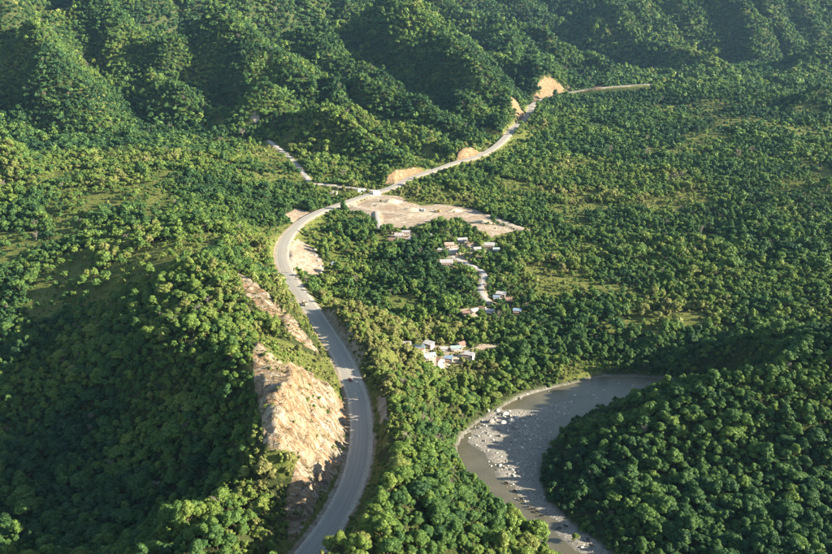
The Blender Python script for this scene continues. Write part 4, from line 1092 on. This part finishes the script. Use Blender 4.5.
# white concrete slope aprons where the upper lane meets the road
for (x, y), (lb, w, rz) in zip(SPOTS['apron'], (('white concrete embankment apron left of the lane junction', 12, 0.5), ('white concrete embankment apron right of the lane junction', 10, 0.35))):
    z0 = gz(x, y)
    o = empty('embankment_apron', (x, y, z0), rz); tag(o, lb, 'apron')
    bm = bmesh.new()
    pr = [(-w / 2, -5, -0.8), (w / 2, -5, -0.8), (w / 2, 4, -0.8), (-w / 2, 4, -0.8), (-w / 2 + 1.0, 2.6, 3.2), (w / 2, 2.6, 3.6), (w / 2, 4, 3.6), (-w / 2 + 1.0, 4, 3.2)]
    v = [bm.verts.new(p) for p in pr]
    for f in ((0, 3, 2, 1), (0, 1, 5, 4), (4, 5, 6, 7), (1, 2, 6, 5), (2, 3, 7, 6), (3, 0, 4, 7)): bm.faces.new([v[k] for k in f])
    mesh_obj('slab', bm, MAT['concrete'], o)
    bm = bmesh.new(); box(bm, (0.5, 3.4, 3.8), (w - 1.4, 0.5, 1.0)); mesh_obj('parapet', bm, MAT['concrete'], o)

# ---------------------------------------------------------------- stones
def stone_mesh(seed, mat, sub=2):
    r = np.random.default_rng(seed)
    v, f = ico(sub)
    v = v * np.array([r.uniform(0.8, 1.3), r.uniform(0.7, 1.1), r.uniform(0.5, 0.85)])
    for k in range(7):
        n = r.standard_normal(3); n /= np.linalg.norm(n); c = r.uniform(0.45, 0.8)
        dd = v @ n - c
        v = v - np.maximum(dd, 0)[:, None] * n * 0.9
    v = v * (1 + 0.04 * r.standard_normal((len(v), 1)))
    me = grid_mesh('boulder', v, f); me.materials.append(mat); return me
ST = [stone_mesh(i, MAT['pale_stone'] if i % 2 else MAT['stone']) for i in range(6)]
for i, (x, y) in enumerate(SPOTS['boulder']):
    s = (0.6 + 1.3 * random.random() ** 2) * (1.35 if i < 26 else 0.9)
    o = bpy.data.objects.new('boulder', ST[i % 6]); link(o)
    o.location = (x, y, gz(x, y) + 0.15 * s); o.rotation_euler = (random.uniform(-0.2, 0.2), random.uniform(-0.2, 0.2), random.uniform(0, 6)); o.scale = (s, s, s)
    zone = 'upper rapids' if y > 455 else 'lower gravel bar'
    tag(o, 'pale grey boulder lying in the river among the stones of the ' + zone, 'boulder', 'boulders of the ' + zone)
for i, (x, y) in enumerate(SPOTS['wall_block']):
    s = random.uniform(1.3, 2.0)
    o = bpy.data.objects.new('boulder', ST[(i * 2 + 1) % 6]); link(o)
    o.location = (x, y, gz(x, y) + 0.3 * s); o.rotation_euler = (0, 0, random.uniform(0, 6)); o.scale = (s * 1.3, s, s)
    tag(o, 'pale boulder in the row along the lower edge of the sandy fill', 'boulder', 'boulders edging the sandy fill')
v0, f0 = ico(1)
vs, fs = [], []; nv = 0
xs_, ys_ = scatter(20, 175, 300, 570, 1.9)
k = (poly_sd(xs_, ys_, BED) < -1.0); xs_, ys_ = xs_[k], ys_[k]
bsd = poly_sd(xs_, ys_, BAR_C)
k = rng.random(xs_.shape) < np.where(bsd < 0, 0.22 + 0.4 * (clump(xs_, ys_, 25) > 0.1) * smooth(400, 440, ys_), 0.10 * (clump(xs_, ys_, 22) > 0.1))
xs_, ys_ = xs_[k], ys_[k]
zs_ = ground_z(xs_, ys_)
for x, y, z in zip(xs_, ys_, zs_):
    s = 0.16 + 0.75 * rng.random() ** 3.2
    v = v0 * (1 + 0.22 * rng.standard_normal((len(v0), 1))) * s * np.array([1.2, 0.9, 0.7])
    vs.append(v + (x, y, max(z, WATER_Z - 0.25) + s * 0.15)); fs.append(f0 + nv); nv += len(v0)
me = grid_mesh('river_stones', np.concatenate(vs), np.concatenate(fs)); me.materials.append(MAT['pale_stone'])
o = link(bpy.data.objects.new('river_stones', me)); tag(o, 'countless small grey stones strewn over the river bed and gravel bar', 'stones', kind='stuff')

# heaps of earth in the construction yard
def heap(x, y, w, d, h, rz, label):
    n = 15; z0 = gz(x, y)
    co = []
    for j in range(n):
        for i in range(n):
            a, c = -1 + 2 * i / (n - 1), -1 + 2 * j / (n - 1)
            q = max(0, 1 - math.sqrt(a * a + c * c) + 0.22 * float(fbm(np.array([a * 3 + x]), np.array([c * 3 + y]), 1.0, 3, 7)[0]))
            px, py = a * w / 2, c * d / 2
            X, Y = x + px * math.cos(rz) - py * math.sin(rz), y + px * math.sin(rz) + py * math.cos(rz)
            co.append((X - x, Y - y, gz(X, Y) - z0 - 0.12 + h * min(q * 1.25, 0.75 + 0.2 * q)))
    f = np.array([(j * n + i, j * n + i + 1, (j + 1) * n + i + 1, (j + 1) * n + i) for j in range(n - 1) for i in range(n - 1)])
    me = grid_mesh('earth_heap', np.array(co), f); me.materials.append(MAT['heap']); o = link(bpy.data.objects.new('earth_heap', me)); o.location = (x, y, z0)
    tag(o, label, 'earth heap')
MAT['heap'] = simple('heap_earth', (0.42, 0.35, 0.25), 0.95, 0.3, 0.35)
for (x, y), hp in zip(SPOTS['heap'], ((26, 14, 4.5, 0.1, 'pale earth heap at the left of the yard, next to the apron'), (30, 12, 4.0, -0.1, 'long low earth bank along the far edge of the yard'), (22, 12, 3.5, 0.3, 'pale earth heap beyond the trucks at the right of the yard'), (14, 9, 4.5, 0.0, 'steep tan earth heap between the yard and the village houses'), (34, 9, 2.6, -0.25, 'low brown earth bank along the lower right of the yard'))):
    heap(x, y, *hp)

# ---------------------------------------------------------------- cattle on the gravel
def cattle_mesh(low):
    me = bpy.data.meshes.new('cow_skeleton')
    hz = 0.62 if low else 1.0
    v = [(-0.95, 0, 1.12), (-0.35, 0, 1.08), (0.3, 0, 1.08), (0.75, 0, 1.15), (1.1, 0, 1.3 if not low else 0.85), (1.4, 0, 1.32 if not low else 0.5), (1.7, 0, 1.15 if not low else 0.28)]
    r = [0.30, 0.40, 0.40, 0.34, 0.22, 0.17, 0.11]
    e = [(i, i + 1) for i in range(6)]
    for x0, p in ((-0.85, 0), (0.62, 3)):
        for s in (-1, 1):
            b = len(v)
            v += [(x0, s * 0.2, 0.85), (x0 + (0.08 if x0 < 0 else -0.03), s * 0.22, 0.45), (x0 - 0.03, s * 0.22, 0.04)]
            r += [0.19, 0.09, 0.07]; e += [(p, b), (b, b + 1), (b + 1, b + 2)]
    b = len(v); v += [(-1.2, 0, 1.1), (-1.25, 0, 0.5)]; r += [0.05, 0.035]; e += [(0, b), (b, b + 1)]
    for s in (-1, 1):
        b = len(v); v += [(1.36, s * 0.28, v[5][2] + 0.12)]; r += [0.05]; e += [(5, b)]
    me.from_pydata(v, e, [])
    o = bpy.data.objects.new('cow_skeleton', me); col.objects.link(o)
    m = o.modifiers.new('skin', 'SKIN')
    for i, sv in enumerate(me.skin_vertices[0].data): sv.radius = (r[i], r[i]); sv.use_root = (i == 1)
    s = o.modifiers.new('sub', 'SUBSURF'); s.levels = 1; s.render_levels = 1
    dg = bpy.context.evaluated_depsgraph_get()
    out = bpy.data.meshes.new_from_object(o.evaluated_get(dg)); out.name = 'cow'
    bpy.data.objects.remove(o); out.materials.append(MAT['hide'])
    out.polygons.foreach_set('use_smooth', [True] * len(out.polygons))
    return out
COW = [cattle_mesh(False), cattle_mesh(True)]
for i, (x, y) in enumerate(SPOTS['cattle']):
    o = bpy.data.objects.new('cow', COW[i % 2]); link(o)
    o.location = (x, y, gz(x, y)); o.rotation_euler = (0, 0, random.uniform(-0.9, 0.9) + (math.pi if i % 3 else 0)); o.scale = (1.1,) * 3
    tag(o, 'black cow on the grey gravel strip along the river', 'cow', 'cattle strung out along the river gravel')

# ---------------------------------------------------------------- vehicles
def wheels(o, pos, r, w):
    for x, y in pos:
        bm = bmesh.new(); cyl_y(bm, (x, y, r), r, w); wh = mesh_obj('wheel', bm, MAT['rubber'], o)
        bm = bmesh.new(); cyl_y(bm, (x, y + (0.02 if y > 0 else -0.02), r), r * 0.55, w); mesh_obj('rim', bm, MAT['steel'], wh)
def car(x, y, rz, label):
    o = empty('car', (x, y, road_z(x, y)), rz); tag(o, label, 'car')
    bm = bmesh.new()
    prof = [(-2.2, 0.35), (2.2, 0.35), (2.25, 0.75), (1.1, 0.95), (0.45, 1.0), (-2.0, 1.0), (-2.2, 0.8)]
    def loft(bm, prof, w0, w1, zmid):
        L = [bm.verts.new((px, -(w0 if pz < zmid else w1), pz)) for px, pz in prof]; Rr = [bm.verts.new((v.co.x, -v.co.y, v.co.z)) for v in L]
        bm.faces.new(L); bm.faces.new(Rr[::-1])
        for i in range(len(L)): bm.faces.new((L[i], Rr[i], Rr[(i + 1) % len(L)], L[(i + 1) % len(L)]))
    loft(bm, prof, 0.9, 0.86, 0.8); bmesh.ops.bevel(bm, geom=bm.edges[:], offset=0.05, segments=1, affect='EDGES'); mesh_obj('body', bm, MAT['red_paint'], o)
    bm = bmesh.new(); loft(bm, [(0.75, 0.98), (0.1, 1.5), (-1.5, 1.5), (-1.95, 0.98)], 0.84, 0.66, 1.2); cb = mesh_obj('cabin', bm, MAT['glass'], o)
    bm = bmesh.new(); box(bm, (-0.7, 0, 1.52), (1.5, 1.3, 0.06)); mesh_obj('roof', bm, MAT['red_paint'], o)
    wheels(o, [(1.35, 0.82), (1.35, -0.82), (-1.35, 0.82), (-1.35, -0.82)], 0.34, 0.22)
    for s in (-1, 1):
        bm = bmesh.new(); box(bm, (2.23, s * 0.62, 0.68), (0.08, 0.36, 0.16)); mesh_obj('headlight', bm, MAT['white_paint'], o)
def road_z(x, y):
    d, zr, _s = seg_dist(np.array([x]), np.array([y]), ROAD_F)
    return float(zr[0]) + 0.06 if d[0] < 4.7 else gz(x, y)
def truck(x, y, rz, label, cabm, bedm):
    o = empty('dump_truck', (x, y, road_z(x, y)), rz); tag(o, label, 'truck')
    bm = bmesh.new(); box(bm, (-0.3, 0, 0.95), (7.6, 0.9, 0.35)); mesh_obj('chassis', bm, MAT['steel'], o)
    bm = bmesh.new(); box(bm, (3.0, 0, 1.75), (1.9, 2.3, 1.9), 0, 0.94); bmesh.ops.bevel(bm, geom=bm.edges[:], offset=0.08, segments=1, affect='EDGES'); cb = mesh_obj('cab', bm, cabm, o)
    bm = bmesh.new(); box(bm, (3.95, 0, 2.1), (0.06, 1.9, 0.75)); mesh_obj('windscreen', bm, MAT['glass'], cb)
    for s in (-1, 1):
        bm = bmesh.new(); box(bm, (3.05, s * 1.135, 2.15), (0.9, 0.05, 0.6)); mesh_obj('side_window', bm, MAT['glass'], cb)
        bm = bmesh.new(); box(bm, (3.96, s * 0.85, 1.1), (0.08, 0.3, 0.2)); mesh_obj('headlight', bm, MAT['white_paint'], cb)
    bm = bmesh.new(); box(bm, (-1.2, 0, 1.3), (5.4, 2.3, 0.15))
    for s in (-1, 1): box(bm, (-1.2, s * 1.15, 2.05), (5.4, 0.12, 1.4))
    box(bm, (1.45, 0, 2.2), (0.12, 2.4, 1.7)); box(bm, (-3.85, 0, 2.0), (0.12, 2.4, 1.3)); bed = mesh_obj('bed', bm, bedm, o)
    bm = bmesh.new()
    g = [[bm.verts.new((-3.7 + 5.0 * i / 6, -1.05 + 2.1 * j / 4, 1.9 + 0.7 * math.sin(math.pi * i / 6) * math.sin(math.pi * j / 4) + random.uniform(0, 0.12))) for j in range(5)] for i in range(7)]
    for i in range(6):
        for j in range(4): bm.faces.new((g[i][j], g[i + 1][j], g[i + 1][j + 1], g[i][j + 1]))
    mesh_obj('earth_load', bm, MAT['track'], bed)
    wheels(o, [(2.8, 1.0), (2.8, -1.0), (-1.4, 1.0), (-1.4, -1.0), (-2.8, 1.0), (-2.8, -1.0)], 0.52, 0.36)
x, y = SPOTS['red_car'][0]; car(x, y, R(-62), 'small dark red car driving on the sunlit stretch of the grey road')
x, y = SPOTS['truck'][0]; truck(x, y, R(118), 'tan dump truck at the road edge above the shaded road stretch', MAT['tan_metal'], MAT['tan_metal'])
for (x, y), (lb, rz, cm, bd) in zip(SPOTS['yard_truck'], (('white cabbed truck in the pale construction yard, the left one', 2.4, MAT['white_paint'], MAT['white_paint']), ('white truck at the far side of the construction yard, the right one', 2.6, MAT['white_paint'], MAT['yellow_paint']))):
    truck(x, y, rz, lb, cm, bd)

# ---------------------------------------------------------------- the air of the valley
bm = bmesh.new(); box(bm, (0, 3050, 440), (9000, 7900, 872))
hz_ = NT('haze_air'); hz_.t.nodes.remove(hz_.bsdf)
pv = hz_.n('ShaderNodeVolumePrincipled')
pv.inputs['Color'].default_value = (0.34, 0.62, 1.0, 1); pv.inputs['Density'].default_value = 0.000017; pv.inputs['Anisotropy'].default_value = 0.1
pv.inputs['Density Attribute'].default_value = ''; pv.inputs['Color Attribute'].default_value = ''; pv.inputs['Temperature Attribute'].default_value = ''
hz_.l(pv.outputs[0], hz_.out.inputs['Volume'])
o = mesh_obj('haze', bm, hz_.m); tag(o, 'thin blue haze filling the air of the valley', 'haze', kind='stuff')
